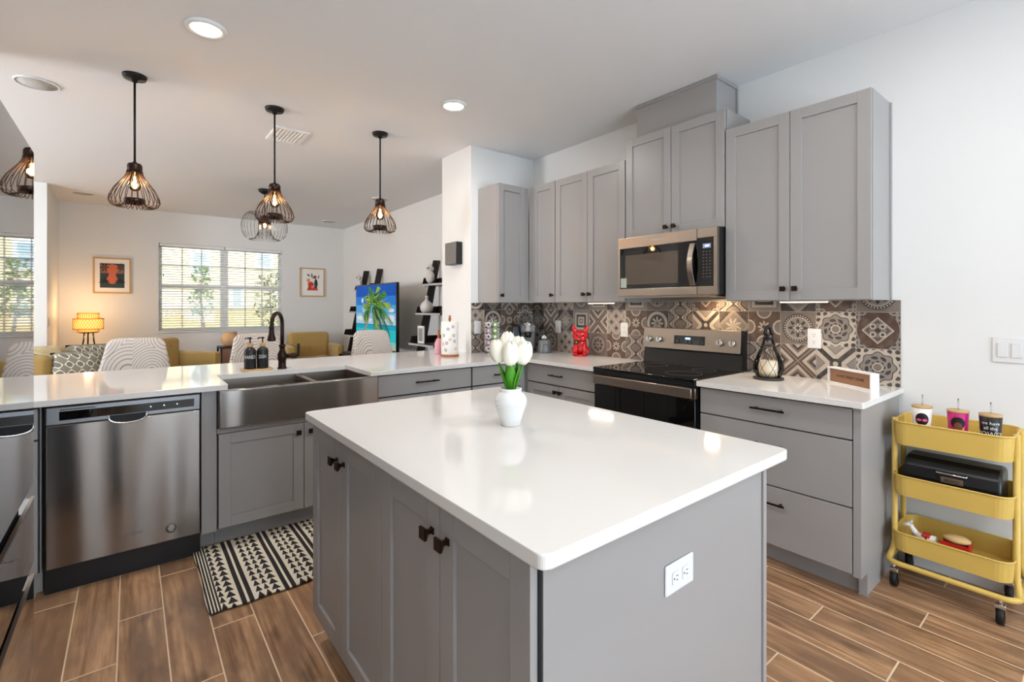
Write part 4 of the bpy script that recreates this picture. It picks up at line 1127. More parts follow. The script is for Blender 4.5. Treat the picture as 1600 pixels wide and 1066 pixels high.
# paper towel stand
tx, ty = 2.170, 3.60
t = thing('paper_towel_stand', 'upright wooden paper towel stand on the worktop beside the wall end', 'paper towel holder', (tx, ty, ZW))
MB().lathe([(0, 0), (0.080, 0), (0.083, 0.006), (0.080, 0.016), (0, 0.016)], (tx, ty, ZW), 36).build('base', mat('orange_wood', (168, 96, 48), 0.4), t)
m = MB(); m.cyl((tx, ty, ZW + 0.016), (tx, ty, ZW + 0.325), 0.008, 12); m.lathe([(0, 0), (0.010, 0), (0.013, 0.012), (0.008, 0.022), (0.011, 0.032), (0, 0.045)], (tx, ty, ZW + 0.312), 16); m.build('post', MATS['orange_wood'], t)
t = thing('paper_towel_roll', 'white paper towel roll printed with small flower rings on the wooden stand', 'paper towel', (tx, ty, ZW + 0.016))
MB().lathe([(0.020, 0), (0.072, 0), (0.0735, 0.002), (0.0735, 0.280), (0.072, 0.282), (0.020, 0.282), (0.020, 0)], (tx, ty, ZW + 0.0165), 40).build('roll', M_paper, t)
def on_cyl(cx_, cy_, r, ang, zz): return (cx_ + r * math.cos(ang), cy_ + r * math.sin(ang), zz)
cols = [mat('print_' + n, c, 0.8) for n, c in (('sage', (122, 140, 128)), ('mauve', (150, 116, 142)), ('peach', (214, 170, 140)))]
base_a = math.atan2(-ty, -tx)
for k, (da, zz) in enumerate(((-0.75, 0.165), (-0.35, 0.10), (0.05, 0.13), (0.48, 0.165), (0.6, 0.115), (-0.9, 0.09), (-0.2, 0.22), (0.4, 0.24), (0.75, 0.05), (-0.5, 0.04))):
    rr = 0.013; ringp = []; m = MB()
    for r0 in (rr, rr * 0.5):
        ringp.append([on_cyl(tx, ty, 0.0742, base_a + da + r0 * math.cos(2 * PI * q / 14) / 0.0735, ZW + 0.0165 + zz + r0 * math.sin(2 * PI * q / 14)) for q in range(14)])
    m.loft(ringp, cap=False, sm=False); m.build('printed_flower', cols[k % 3], t)
# pink bottle behind the towels
t = thing('dish_soap_bottle', 'small pink bottle partly behind the paper towel roll', 'bottle', (2.175, 3.80, ZW))
MB().lathe([(0, 0), (0.036, 0), (0.038, 0.006), (0.036, 0.10), (0.020, 0.135), (0.012, 0.145), (0, 0.145)], (2.175, 3.80, ZW), 24).build('bottle', mat('pink_plastic', (224, 158, 172), 0.3), t)
MB().lathe([(0, 0), (0.013, 0), (0.012, 0.03), (0.008, 0.075), (0.003, 0.08), (0, 0.08)], (2.175, 3.80, ZW + 0.145), 16).build('spout', MATS['orange_wood'], t)

# coffee pod carousel
px0, py0 = 2.568, 3.52
t = thing('pod_carousel', 'revolving silver wire rack of coffee pods in front of the end wall', 'pod rack', (px0, py0, ZW))
MB().lathe([(0, 0), (0.062, 0), (0.064, 0.006), (0.058, 0.014), (0.012, 0.022), (0, 0.022)], (px0, py0, ZW), 32).build('base', M_silver, t)
MB().cyl((px0, py0, ZW + 0.02), (px0, py0, ZW + 0.31), 0.005, 10).build('post', M_silver, t)
m = MB(); m.ball((px0, py0, ZW + 0.315), 0.012); m.build('finial', M_silver, t)
m = MB()
for k in range(7):
    a = 2 * PI * k / 7
    for sgn in (-1, 1):
        pts = [(px0 + 0.062 * math.cos(a) + sgn * -0.024 * math.sin(a), py0 + 0.062 * math.sin(a) + sgn * 0.024 * math.cos(a), ZW + z_) for z_ in (0.02, 0.16, 0.295)]
        m.tube(pts, 0.0014, 5)
for z_ in (0.025, 0.295): m.tube([(px0 + 0.064 * math.cos(2 * PI * q / 28), py0 + 0.064 * math.sin(2 * PI * q / 28), ZW + z_) for q in range(28)], 0.0016, 5, closed=True)
m.build('rack_wires', M_silver, t)
pod_c = [mat('pod_foil_' + n, c, 0.3, metal=0.3) for n, c in (('white', (226, 222, 226)), ('green', (120, 160, 70)), ('mauve', (168, 140, 160)))]
pod_b = mat('pod_cup', (232, 230, 226), 0.4); pod_k = mat('pod_print', (96, 84, 92), 0.5)
for k in range(7):
    a = 2 * PI * k / 7
    for r in range(5):
        z_ = ZW + 0.052 + r * 0.054; ca, sa = math.cos(a), math.sin(a)
        cx_, cy_ = px0 + 0.052 * ca, py0 + 0.052 * sa
        fi = 1 if k == 5 else (2 if k == 4 and r in (1, 3) else 0)
        facing = ca * -px0 + sa * -py0
        if facing < -1.5: continue
        side = 'green-lidded' if fi == 1 else ('mauve-lidded' if fi == 2 else 'white-lidded')
        row_ = ('bottom', 'second', 'middle', 'fourth', 'top')[r]
        pt = thing('coffee_pod', '%s coffee pod in the %s row of the revolving rack' % (side, row_), 'coffee pod', (cx_, cy_, z_ - 0.025), group='coffee pods in the revolving rack, ' + side + ', ' + row_ + ' row')
        p0 = Vector((px0 + 0.030 * ca, py0 + 0.030 * sa, z_)); p1 = Vector((px0 + 0.066 * ca, py0 + 0.066 * sa, z_)); dv_ = Vector((ca, sa, 0))
        MB().cyl(p0, p1, 0.015, 14, 0.0215).build('cup', pod_b, pt)
        l_ = MB().cyl(p1, p1 + dv_ * 0.002, 0.0245, 16).build('foil_lid', pod_c[fi], pt)
        MB().cyl(p1 + dv_ * 0.002, p1 + dv_ * 0.0024, 0.013, 10).build('lid_print', pod_k if fi == 0 else pod_c[0], l_)

# coffee maker in the corner
cx0, cy0 = 2.965, 3.485
t = thing('coffee_maker', 'grey single-serve coffee maker with side water tank in the corner', 'coffee maker', (cx0, cy0, ZW), rotz=R(-40))
M_slate = mat('slate_plastic', (112, 114, 116), 0.35, metal=0.2)
MB().box(-0.075, 0.075, -0.13, 0.14, 0, 0.022, bev=0.006).build('base', M_bplast, t, world=False)
MB().box(-0.068, 0.068, 0.01, 0.14, 0.022, 0.25, bev=0.012).build('column', M_slate, t, world=False)
m = MB(); m.box(-0.070, 0.070, -0.09, 0.12, 0.185, 0.262, bev=0.014); m.build('brew_head', M_slate, t, world=False)
MB().lathe([(0, 0), (0.040, 0), (0.044, 0.01), (0.044, 0.055), (0.050, 0.060), (0.050, 0.075), (0.040, 0.092), (0.02, 0.100), (0, 0.100)], (0, -0.055, 0.195), 28).build('lid_handle', M_chrome, t, world=False)
MB().lathe([(0, 0), (0.028, 0), (0.034, 0.05), (0, 0.05)], (0, -0.06, 0.14), 20).build('spout', M_bplast, t, world=False)
MB().box(-0.145, -0.075, -0.02, 0.13, 0.03, 0.245, bev=0.015).build('water_tank', mat('smoked_tank', (62, 66, 70), 0.1), t, world=False)
MB().lathe([(0, 0), (0.050, 0), (0.050, 0.006), (0, 0.006)], (0, -0.075, 0.022), 24).build('drip_tray', M_chrome, t, world=False)
# milk frother / cup beside it
t = thing('milk_frother', 'low grey frother with a steel cup beside the coffee maker', 'frother', (3.015, 3.305, ZW))
MB().lathe([(0, 0), (0.062, 0), (0.064, 0.01), (0.060, 0.112), (0.054, 0.118), (0, 0.118)], (3.015, 3.305, ZW), 32).build('body', M_slate, t)
MB().lathe([(0, 0.118), (0.034, 0.118), (0.035, 0.165), (0.032, 0.165), (0.031, 0.125), (0, 0.125)], (3.015, 3.305, ZW), 24).build('cup', M_chrome, t)
m = MB()
for q in (0, 1, 2):
    a = base_a + 0.25 * q - 0.3; m.ball(on_cyl(3.015, 3.305, 0.062, a, ZW + 0.075 + 0.008 * (q % 2)), 0.005, n=8, rows=6)
m.build('buttons', M_bplast, t)

# red bulldog
rx, ry = 3.065, 2.90
t = thing('dog_figurine', 'glossy red seated dog figurine with pricked ears and a name tag', 'figurine', (rx, ry, ZW), rotz=R(-50))
m = MB()
m.lathe([(0, 0), (0.062, 0), (0.066, 0.008), (0.062, 0.016), (0, 0.016)], n=28)
m.ball((0, 0.012, 0.075), 0.062, sx=1.0, sy=0.95, sz=1.1, n=24, rows=14)
m.ball((0, -0.010, 0.115), 0.052, sx=1.05, sy=0.9, sz=1.0, n=24, rows=14)
m.ball((0, -0.020, 0.175), 0.055, sx=1.24, sy=0.92, sz=0.86, n=24, rows=14)
m.ball((-0.018, -0.060, 0.156), 0.028, sx=1.1, sy=0.9, sz=0.9); m.ball((0.018, -0.060, 0.156), 0.028, sx=1.1, sy=0.9, sz=0.9)
for s1 in (-1, 1):
    m.tube([(s1 * 0.032, -0.008, 0.200), (s1 * 0.050, -0.006, 0.228), (s1 * 0.060, -0.004, 0.252), (s1 * 0.062, -0.004, 0.268)], 0, 14, rad=[0.024, 0.021, 0.014, 0.005])
    m.tube([(s1 * 0.034, -0.032, 0.115), (s1 * 0.036, -0.042, 0.06), (s1 * 0.036, -0.045, 0.018)], 0, 12, rad=[0.022, 0.017, 0.018])
    m.ball((s1 * 0.036, -0.058, 0.022), 0.018, sx=1, sy=1.2, sz=0.7)
    m.ball((s1 * 0.052, 0.012, 0.045), 0.034, sx=0.8, sy=1.2, sz=1.0)
m.build('body', M_red, t, world=False)
m = MB()
for s1 in (-1, 1): m.ball((s1 * 0.026, -0.068, 0.184), 0.0075, n=10, rows=8)
m.ball((0, -0.088, 0.170), 0.008, sx=1.3, n=10, rows=8)
m.build('eyes_and_nose', M_bplast, t, world=False)
m = MB(); m.tube([(0.050 * math.cos(2 * PI * q / 24), -0.016 + 0.048 * math.sin(2 * PI * q / 24), 0.138) for q in range(24)], 0.005, 8, closed=True)
m.build('collar', M_bplast, t, world=False)
m = MB(); m.cyl((-0.026, -0.072, 0.125), (-0.028, -0.078, 0.1245), 0.018, 16); tg = m.build('tag', M_bplast, t, world=False)
m = MB(); m.cyl((-0.028, -0.078, 0.1245), (-0.0283, -0.0788, 0.1244), 0.010, 12); m.build('tag_print', pod_c[1], tg, world=False)

# lantern
lx, ly = 2.955, 1.278
t = thing('candle_lantern', 'teardrop glass lantern wrapped in black rope net with a candle inside', 'lantern', (lx, ly, ZW))
MB().lathe([(0, 0), (0.080, 0), (0.083, 0.005), (0.080, 0.013), (0.0, 0.015)], (lx, ly, ZW), 36).build('base', mat('dark_stone', (58, 54, 50), 0.6), t)
def lr(z_): 
    P = [(0.016, 0.058), (0.03, 0.071), (0.055, 0.081), (0.08, 0.081), (0.11, 0.073), (0.14, 0.060), (0.17, 0.046), (0.20, 0.034), (0.235, 0.026)]
    for (a0, r0), (a1, r1) in zip(P, P[1:]):
        if a0 <= z_ <= a1: return r0 + (r1 - r0) * (z_ - a0) / (a1 - a0)
    return P[0][1] if z_ < 0.02 else P[-1][1]
MB().lathe([(lr(z_) - 0.002, z_) for z_ in [0.016 + 0.219 * k / 18 for k in range(19)]], (lx, ly, ZW), 36).build('glass_globe', M_glass, t)
m = MB(); n_ = 9
for k in range(n_):
    for s1 in (-1, 1):
        pts = []
        for q in range(25):
            z_ = 0.016 + 0.219 * q / 24; a = 2 * PI * k / n_ + s1 * (q / 24) * 2 * PI / n_ * 2.0
            r = lr(z_) + 0.0012; pts.append((lx + r * math.cos(a), ly + r * math.sin(a), ZW + z_))
        m.tube(pts, 0.0014, 5)
for z_ in (0.018, 0.2): m.tube([(lx + (lr(z_) + 0.002) * math.cos(2 * PI * q / 28), ly + (lr(z_) + 0.002) * math.sin(2 * PI * q / 28), ZW + z_) for q in range(28)], 0.002, 5, closed=True)
m.build('rope_net', M_black, t)
MB().lathe([(0, 0.232), (0.028, 0.232), (0.030, 0.245), (0.024, 0.262), (0, 0.264)], (lx, ly, ZW), 24).build('collar', M_black, t)
m = MB(); hp = []
for q in range(13):
    a = PI * q / 12; hp.append((lx - 0.7071 * 0.020 * math.cos(a) * 0.8, ly + 0.7071 * 0.020 * math.cos(a), ZW + 0.262 + 0.05 * math.sin(a)))
m.tube(hp, 0.0105, 10); m.build('rope_handle', M_black, t)
t = thing('pillar_candle', 'cream pillar candle standing inside the glass lantern', 'candle', (lx, ly, ZW + 0.0155))
MB().lathe([(0, 0), (0.047, 0), (0.048, 0.003), (0.048, 0.092), (0.043, 0.096), (0.0, 0.086)], (lx, ly, ZW + 0.016), 28).build('wax', mat('candle_wax', (238, 220, 190), 0.5), t)
MB().cyl((lx, ly, ZW + 0.10), (lx, ly, ZW + 0.118), 0.0012, 6).build('wick', M_bplast, t)

# wooden sign
p0 = Vector((3.113, 1.022)); p1 = Vector((2.934, 0.77)); L_ = (p1 - p0).length
ang = math.atan2(p1.y - p0.y, p1.x - p0.x)
t = thing('table_sign', 'small wooden sign in a white box frame at the end of the worktop', 'sign', (p0.x, p0.y, ZW), rotz=ang)
# local: x along the sign, -y side... front is the side towards the room
fr = -0.045 if True else 0
m = MB(); H_ = 0.090
m.box(0, L_, 0.0, 0.045, 0, 0.008); m.box(0, L_, 0.0, 0.045, H_ - 0.008, H_); m.box(0, 0.008, 0.0, 0.045, 0.008, H_ - 0.008); m.box(L_ - 0.008, L_, 0.0, 0.045, 0.008, H_ - 0.008)
m.build('frame', M_trim, t, world=False, bevel=0.001)
M_signw = mat('sign_wood', (146, 108, 82), 0.6, bump=(10, 0.15, (1, 12, 12)))
pn = MB().box(0.008, L_ - 0.008, 0.010, 0.022, 0.008, H_ - 0.008).build('panel', M_signw, t, world=False)
m = MB(); m.text('HOME SWEET HOME', 0.021, Matrix(((1, 0, 0, L_ / 2), (0, 0, -1, 0.0095), (0, 1, 0, H_ / 2), (0, 0, 0, 1))), 0.0004, shear=0.2)
m.build('lettering', mat('sign_ink', (58, 34, 26), 0.7), pn, world=False)

# ================================================================== rug
bm2 = MB()
nx, ny = 60, 36
rx0, rx1, ry0_, ry1_ = 0.268, 0.268 + 1.19, 2.44, 3.14
grid = []
for j_ in range(ny + 1):
    row_ = []
    for i_ in range(nx + 1):
        fx, fy = i_ / nx, j_ / ny
        xx = rx0 + (rx1 - rx0) * fx - 0.006 * math.sin(fy * 9) * (1 - fx) ** 6; yy = ry0_ + (ry1_ - ry0_) * fy + 0.004 * math.sin(fx * 40) * (1 - fy) ** 8
        row_.append((xx, yy, 0.0075 + 0.0012 * math.sin(fx * 17) * math.sin(fy * 11)))
    grid.append(row_)
bm2.loft(grid, closed=False, cap=False)
o = bm2.build('kitchen_rug', M_rug); so = o.modifiers.new('thick', 'SOLIDIFY'); so.thickness = 0.006; so.offset = -1
tag(o, 'cream and black woven rug with triangles and stripes in front of the sink', 'rug')

# ================================================================== yellow cart
t = thing('utility_cart', 'yellow three-tier metal cart on casters beside the base cabinet', 'cart', (3.02, 0.46, 0))
ax0, ax1, ay0, ay1 = 2.862, 3.172, 0.262, 0.672
def rrect(x0, x1, y0, y1, r, n=6):
    out = []
    for cx_, cy_, a0 in ((x1 - r, y1 - r, 0), (x0 + r, y1 - r, 90), (x0 + r, y0 + r, 180), (x1 - r, y0 + r, 270)):
        for k in range(n + 1):
            a = R(a0 + 90 * k / n); out.append((cx_ + r * math.cos(a), cy_ + r * math.sin(a)))
    return out
for zb, zt, nm in ((0.688, 0.795, 'tray'), (0.447, 0.540, 'tray'), (0.180, 0.268, 'tray')):
    ou = rrect(ax0, ax1, ay0, ay1, 0.055); inn = rrect(ax0 + 0.003, ax1 - 0.003, ay0 + 0.003, ay1 - 0.003, 0.052)
    oub = rrect(ax0 + 0.006, ax1 - 0.006, ay0 + 0.006, ay1 - 0.006, 0.052); innb = rrect(ax0 + 0.009, ax1 - 0.009, ay0 + 0.009, ay1 - 0.009, 0.05)
    m = MB()
    m.loft([[(a, b, zb) for a, b in oub], [(a, b, zt) for a, b in ou], [(a, b, zt) for a, b in inn], [(a, b, zb + 0.003) for a, b in innb]], sm=False)
    m.tube([(a, b, zt) for a, b in ou], 0.004, 8, closed=True)
    m.build(nm, M_yellow, t)
ym_ = None
xm = (ax0 + ax1) / 2
for yy, s1 in ((ay0 - 0.002, -1), (ay1 + 0.002, 1)):
    for xx, xe in ((xm - 0.075, ax0 + 0.03), (xm + 0.075, ax1 - 0.03)):
        m = MB(); m.tube([(xx, yy, 0.80), (xx, yy, 0.20), (xx + (xe - xx) * 0.3, yy + s1 * 0.006, 0.155), (xe, yy + s1 * 0.012, 0.125)], 0.0125, 10)
        m.build('post', M_yellow, t)
m = MB(); m.tube([(a, b, 0.122) for a, b in rrect(ax0 - 0.006, ax1 + 0.004, ay0 - 0.016, ay1 + 0.016, 0.05)], 0.0125, 10, closed=True); m.build('base_frame', M_yellow, t)
for xx, yy in ((ax0 + 0.012, ay0 + 0.04), (ax0 + 0.012, ay1 - 0.01), (ax1 - 0.03, ay0 + 0.04), (ax1 - 0.03, ay1 - 0.01)):
    m = MB(); m.cyl((xx, yy, 0.085), (xx, yy, 0.115), 0.008, 10); m.box(xx - 0.012, xx + 0.014, yy - 0.017, yy + 0.017, 0.070, 0.088, bev=0.003)
    for s1 in (-1, 1): m.prism([(xx - 0.010, 0.075), (xx + 0.012, 0.075), (xx + 0.022, 0.03), (xx + 0.004, 0.03)], yy + s1 * 0.016 - 0.001, yy + s1 * 0.016 + 0.001, axis='y')
    cs = m.build('caster', M_chrome, t)
    m = MB(); m.cyl((xx + 0.010, yy - 0.012, 0.037), (xx + 0.010, yy + 0.012, 0.037), 0.0365, 24); m.build('wheel', M_cushg, cs)
# tumblers on the top tray
def tumbler(xx, yy, lab, colm, deco):
    t = thing('tumbler', lab, 'tumbler', (xx, yy, 0.692)); z0 = 0.6915
    h = 0.172
    b = MB().lathe([(0, 0), (0.027, 0), (0.029, 0.004), (0.038, h - 0.002), (0.036, h), (0.0, h)], (xx, yy, z0), 32).build('cup', colm, t)
    MB().lathe([(0, h), (0.0375, h), (0.039, h + 0.003), (0.039, h + 0.010), (0.0, h + 0.011)], (xx, yy, z0), 28).build('wooden_lid', M_wood, t)
    MB().cyl((xx + 0.006, yy, z0 + h + 0.01), (xx + 0.008, yy, z0 + h + 0.06), 0.0025, 10).build('straw', M_glass, t)
    deco(b, xx, yy, z0, h)
def wrapmx(xx, yy, zz, r, da=0.0):
    yaw = math.atan2(-yy, -xx) + PI / 2 + da
    return Matrix.Translation((xx, yy, zz)) @ Matrix.Rotation(yaw, 4, 'Z') @ Matrix.Translation((0, -r, 0)) @ Matrix.Rotation(R(90), 4, 'X')
def blob(m, xx, yy, zc, rr, w_, h_, du=0, dz=0, off=0.0005, n=28, sup=2.0):
    """rounded patch wrapped on a cup facing the room"""
    a0 = math.atan2(-yy, -xx); P = []; 
    rows_ = []
    for k in range(7):
        s1 = k / 6; lay = []
        for q in range(n):
            a = 2 * PI * q / n; ca = math.copysign(abs(math.cos(a)) ** (2 / sup), math.cos(a)); sa = math.copysign(abs(math.sin(a)) ** (2 / sup), math.sin(a))
            u_ = du + w_ * s1 * ca; v_ = dz + h_ * s1 * sa
            r_ = rr(zc + v_) + off; lay.append((xx + r_ * math.cos(a0 + u_ / r_), yy + r_ * math.sin(a0 + u_ / r_), zc + v_))
        rows_.append(lay)
    m.loft(rows_, cap=False, sm=False)
K = mat('print_black', (22, 20, 22), 0.5); PK = mat('print_pink', (232, 80, 140), 0.5); WH = mat('print_white', (240, 236, 230), 0.5); YE = mat('print_gold', (232, 178, 58), 0.5); SK = mat('print_brown', (122, 66, 44), 0.5)
def cr(z0, h): return lambda z: 0.029 + (0.038 - 0.029) * (z - z0) / h
def deco1(b, xx, yy, z0, h):
    m = MB(); r = cr(z0, h); blob(m, xx, yy, z0 + 0.122, r, 0.026, 0.029); blob(m, xx, yy, z0 + 0.085, r, 0.014, 0.028)
    m.mi = 1; blob(m, xx, yy, z0 + 0.118, r, 0.0095, 0.006, du=-0.011, off=0.001); blob(m, xx, yy, z0 + 0.118, r, 0.0095, 0.006, du=0.011, off=0.001)
    m.build('printed_portrait', [K, PK], b)
def deco2(b, xx, yy, z0, h):
    m = MB(); r = cr(z0, h); m.mi = 0; blob(m, xx, yy, z0 + 0.128, r, 0.026, 0.026)
    m.mi = 1; blob(m, xx, yy, z0 + 0.112, r, 0.015, 0.019, off=0.001); m.mi = 2; blob(m, xx, yy, z0 + 0.084, r, 0.020, 0.012, off=0.001, du=0.004); blob(m, xx, yy, z0 + 0.100, r, 0.004, 0.006, du=0.018, off=0.0015)
    m.build('printed_portrait', [K, SK, YE], b)
def deco3(b, xx, yy, z0, h):
    m = MB()
    for w_, s1, dz in (('we have', 0.019, 0.146), ('all the', 0.019, 0.124), ('POWER', 0.026, 0.098), ('we need', 0.014, 0.072)):
        m.text(w_, s1, wrapmx(xx, yy, z0 + dz, 0.0378 if dz > 0.11 else 0.0362), 0.0002, bend=0.0375)
    m.build('printed_words', WH, b)
tumbler(2.95, 0.573, 'white tumbler with a dark portrait and pink glasses, left one on the cart', mat('cup_white', (236, 232, 226), 0.25), deco1)
tumbler(2.95, 0.446, 'magenta tumbler with a portrait, middle one on the cart', mat('cup_magenta', (190, 26, 110), 0.25), deco2)
tumbler(2.95, 0.340, 'black tumbler with white words, right one on the cart', mat('cup_black', (24, 22, 24), 0.25), deco3)
# bread box on the middle tray
t = thing('bread_box', 'black rounded metal bread box on the middle tray of the cart', 'bread box', (3.0, 0.46, 0.45))
m = MB(); q = []
q = [(2.895, 0.4505), (2.895, 0.55), (2.902, 0.592), (2.922, 0.620), (2.955, 0.632), (3.05, 0.632), (3.085, 0.620), (3.10, 0.59), (3.10, 0.4505)]
m.prism(q, 0.300, 0.632, bev=0.012, axis='y'); m.build('body', mat('black_enamel', (20, 20, 21), 0.3), t)
MB().box(2.8905, 2.8955, 0.312, 0.620, 0.530, 0.533).build('lid_seam', M_cushg, t)
m = MB(); m.tube([(2.904, 0.405, 0.592), (2.889, 0.410, 0.586), (2.889, 0.510, 0.586), (2.904, 0.515, 0.592)], 0.004, 8); m.build('handle', M_chrome, t)
pl = MB().box(2.8915, 2.8945, 0.420, 0.496, 0.544, 0.570).build('name_plate', M_steelh, t)
MB().text('BREAD', 0.017, face_mx(2.8915, 0.458, 0.557), 0.0003).build('lettering', K, pl)
# toy horse and cart in the lower tray
t = thing('toy_horse', 'small white toy horse with red harness in the lower cart tray', 'toy', (2.93, 0.56, 0.184))
hx, hy, hz = 2.935, 0.555, 0.1835
m = MB()
m.tube([(hx, hy + 0.028, hz + 0.052), (hx, hy, hz + 0.050), (hx, hy - 0.028, hz + 0.053)], 0, 12, rad=[0.014, 0.0165, 0.015])
m.tube([(hx, hy + 0.028, hz + 0.055), (hx, hy + 0.042, hz + 0.078), (hx, hy + 0.046, hz + 0.088)], 0, 10, rad=[0.012, 0.008, 0.008]); m.tube([(hx, hy + 0.044, hz + 0.090), (hx, hy + 0.066, hz + 0.078)], 0, 10, rad=[0.009, 0.005])
for dx_, dy_ in ((-0.008, 0.024), (0.008, 0.028), (-0.008, -0.026), (0.008, -0.022)): m.tube([(hx + dx_, hy + dy_, hz + 0.045), (hx + dx_, hy + dy_ + 0.003, hz + 0.022), (hx + dx_, hy + dy_, hz + 0.0)], 0, 8, rad=[0.007, 0.004, 0.005])
for s1 in (-1, 1): m.tube([(hx + s1 * 0.005, hy + 0.043, hz + 0.094), (hx + s1 * 0.006, hy + 0.042, hz + 0.104)], 0, 6, rad=[0.003, 0.001])
m.build('body', mat('toy_white', (236, 230, 222), 0.4), t)
m = MB(); m.box(hx - 0.018, hx + 0.018, hy - 0.012, hy + 0.012, hz + 0.060, hz + 0.069, bev=0.003); m.box(hx - 0.0175, hx + 0.0175, hy - 0.004, hy + 0.002, hz + 0.034, hz + 0.062)
m.build('harness', mat('toy_red', (196, 44, 30), 0.4), t)
m = MB(); m.tube([(hx, hy - 0.040, hz + 0.056), (hx, hy - 0.050, hz + 0.045), (hx, hy - 0.050, hz + 0.02)], 0, 6, rad=[0.004, 0.005, 0.002]); m.build('tail', MATS['toy_white'], t)
t.scale = (1.3, 1.3, 1.3)
t = thing('toy_cart', 'small red toy cart with straw load behind the toy horse in the lower tray', 'toy', (2.95, 0.455, 0.184))
kx, ky = 2.945, 0.455
m = MB(); m.box(kx - 0.028, kx + 0.028, ky - 0.040, ky + 0.036, 0.225, 0.231); m.box(kx - 0.030, kx - 0.026, ky - 0.040, ky + 0.036, 0.231, 0.252); m.box(kx + 0.026, kx + 0.030, ky - 0.040, ky + 0.036, 0.231, 0.252); m.box(kx - 0.028, kx + 0.028, ky - 0.042, ky - 0.038, 0.231, 0.256)
for s1 in (-1, 1): m.cyl((kx + s1 * 0.018, ky + 0.03, 0.230), (kx + s1 * 0.016, ky + 0.085, 0.232), 0.002, 6)
m.build('wagon_bed', MATS['toy_red'], t)
m = MB(); m.ball((kx, ky - 0.005, 0.262), 0.028, sx=1.0, sy=1.35, sz=0.5); m.build('straw_load', mat('straw', (214, 178, 120), 0.9), t)
for s1 in (-1, 1):
    m = MB(); xx = kx + s1 * 0.036; m.tube([(xx, ky - 0.01 + 0.026 * math.cos(2 * PI * q / 20), 0.213 + 0.026 * math.sin(2 * PI * q / 20)) for q in range(20)], 0.003, 6, closed=True)
    for q in range(8): m.cyl((xx, ky - 0.01, 0.213), (xx, ky - 0.01 + 0.025 * math.cos(PI * q / 4), 0.213 + 0.025 * math.sin(PI * q / 4)), 0.0013, 5)
    m.cyl((xx, ky - 0.01, 0.213), (kx + s1 * 0.02, ky - 0.01, 0.213), 0.003, 6)
    m.build('wheel', M_bplast, t)
t.scale = (1.3, 1.3, 1.3)

# ================================================================== living room
def px_x(px, yy): return yy * math.tan(math.atan((px - 800) / 749.3) + R(38.484))
# speaker on the wall end
t = thing('wall_speaker', 'small dark square speaker on the white wall end', 'speaker', (2.41, 3.93, 1.745))
MB().box(2.385, XS - 0.001, 3.835, 4.035, 1.742, 1.955, bev=0.003).build('body', M_bplast, t)
MB().box(2.378, 2.385, 3.838, 4.032, 1.745, 1.952, bev=0.002).build('grille', mat('speaker_cloth', (120, 118, 116), 0.6, metal=0.3, bump=(800, 0.4)), t)

# counter stools with patterned backs
def stool(loc, rot, lab):
    t = thing('counter_stool', lab, 'stool', loc, rotz=rot, group='patterned stools at the breakfast counter')
    # local: sitter faces -y; backrest at +y
    def outline(w0, w1, z0, z1, r=0.07, n=6):
        P = []
        for k in range(n + 1):
            a = PI / 2 * k / n; P.append((w1 - r + r * math.cos(a), z1 - r + r * math.sin(a)))
        for k in range(n + 1):
            a = PI / 2 + PI / 2 * k / n; P.append((-w1 + r + r * math.cos(a), z1 - r + r * math.sin(a)))
        P += [(-w0, z0 + 0.05), (-w0 + 0.06, z0), (w0 - 0.06, z0), (w0, z0 + 0.05)]
        return P
    P = outline(0.258, 0.188, 0.64, 1.105, 0.075)
    m = MB(); rows_ = []
    for dy, sc in ((-0.012, 0.985), (-0.028, 0.93), ):
        pass
    def yv(x, z): return 0.20 + 0.10 * (z - 0.64) - 0.30 * x * x
    cx_, cz_ = 0, 0.88
    def lay(sc, off): return [((x * sc), yv(x * sc, cz_ + (z - cz_) * sc) + off, cz_ + (z - cz_) * sc) for x, z in P]
    m.loft([lay(0.5, -0.040), lay(0.85, -0.038), lay(0.96, -0.030), lay(1.0, -0.010), lay(1.0, 0.010), lay(0.96, 0.022), lay(0.85, 0.028), lay(0.5, 0.030)], sm=True, capsm=True)
    m.build('backrest', M_arc, t, world=False)
    MB().prism(rounded([(-0.24, -0.22), (0.24, -0.22), (0.25, 0.20), (-0.25, 0.20)], [.06] * 4), 0.60, 0.68, bev=0.02).build('seat', M_arc, t, world=False)
    for sx_ in (-1, 1):
        for sy_ in (-1, 1):
            MB().tube([(sx_ * 0.18, sy_ * 0.16, 0.60), (sx_ * 0.23, sy_ * 0.21, 0.0)], 0, 10, rad=[0.014, 0.010]).build('leg', M_black, t, world=False)
    m = MB(); q = [(0.215, -0.195), (0.215, 0.195), (-0.215, 0.195), (-0.215, -0.195)]
    for a_, b_ in zip(q, q[1:] + q[:1]): m.cyl((a_[0], a_[1], 0.22), (b_[0], b_[1], 0.22), 0.008, 8)
    m.build('footrest', M_black, t, world=False)
    return t
st0 = stool((-0.03, 4.42, 0), R(-16), 'patterned counter stool at the left, in front of the mustard sofa')
dup(st0, (0.905, 4.50, 0), R(8), 'patterned counter stool behind the faucet and soap bottles')
dup(st0, (1.925, 4.46, 0), R(4), 'patterned counter stool in front of the television')

# television and console
tvx = 2.72
t = thing('television', 'large flat television showing a palm beach, standing on the black console', 'television', (tvx, 6.57, 0.66))
ty0, ty1, tz0, tz1 = 5.86, 7.30, 0.74, 1.665
MB().box(tvx + 0.004, tvx + 0.045, ty0, ty1, tz0, tz1, bev=0.004).build('housing', M_bplast, t)
scm = []
def em(name, col, e=0.95): 
    q = mat(name, (4, 4, 4), 0.6, emit=col, estr=e, spec=0.1); scm.append(q); return len(scm) - 1
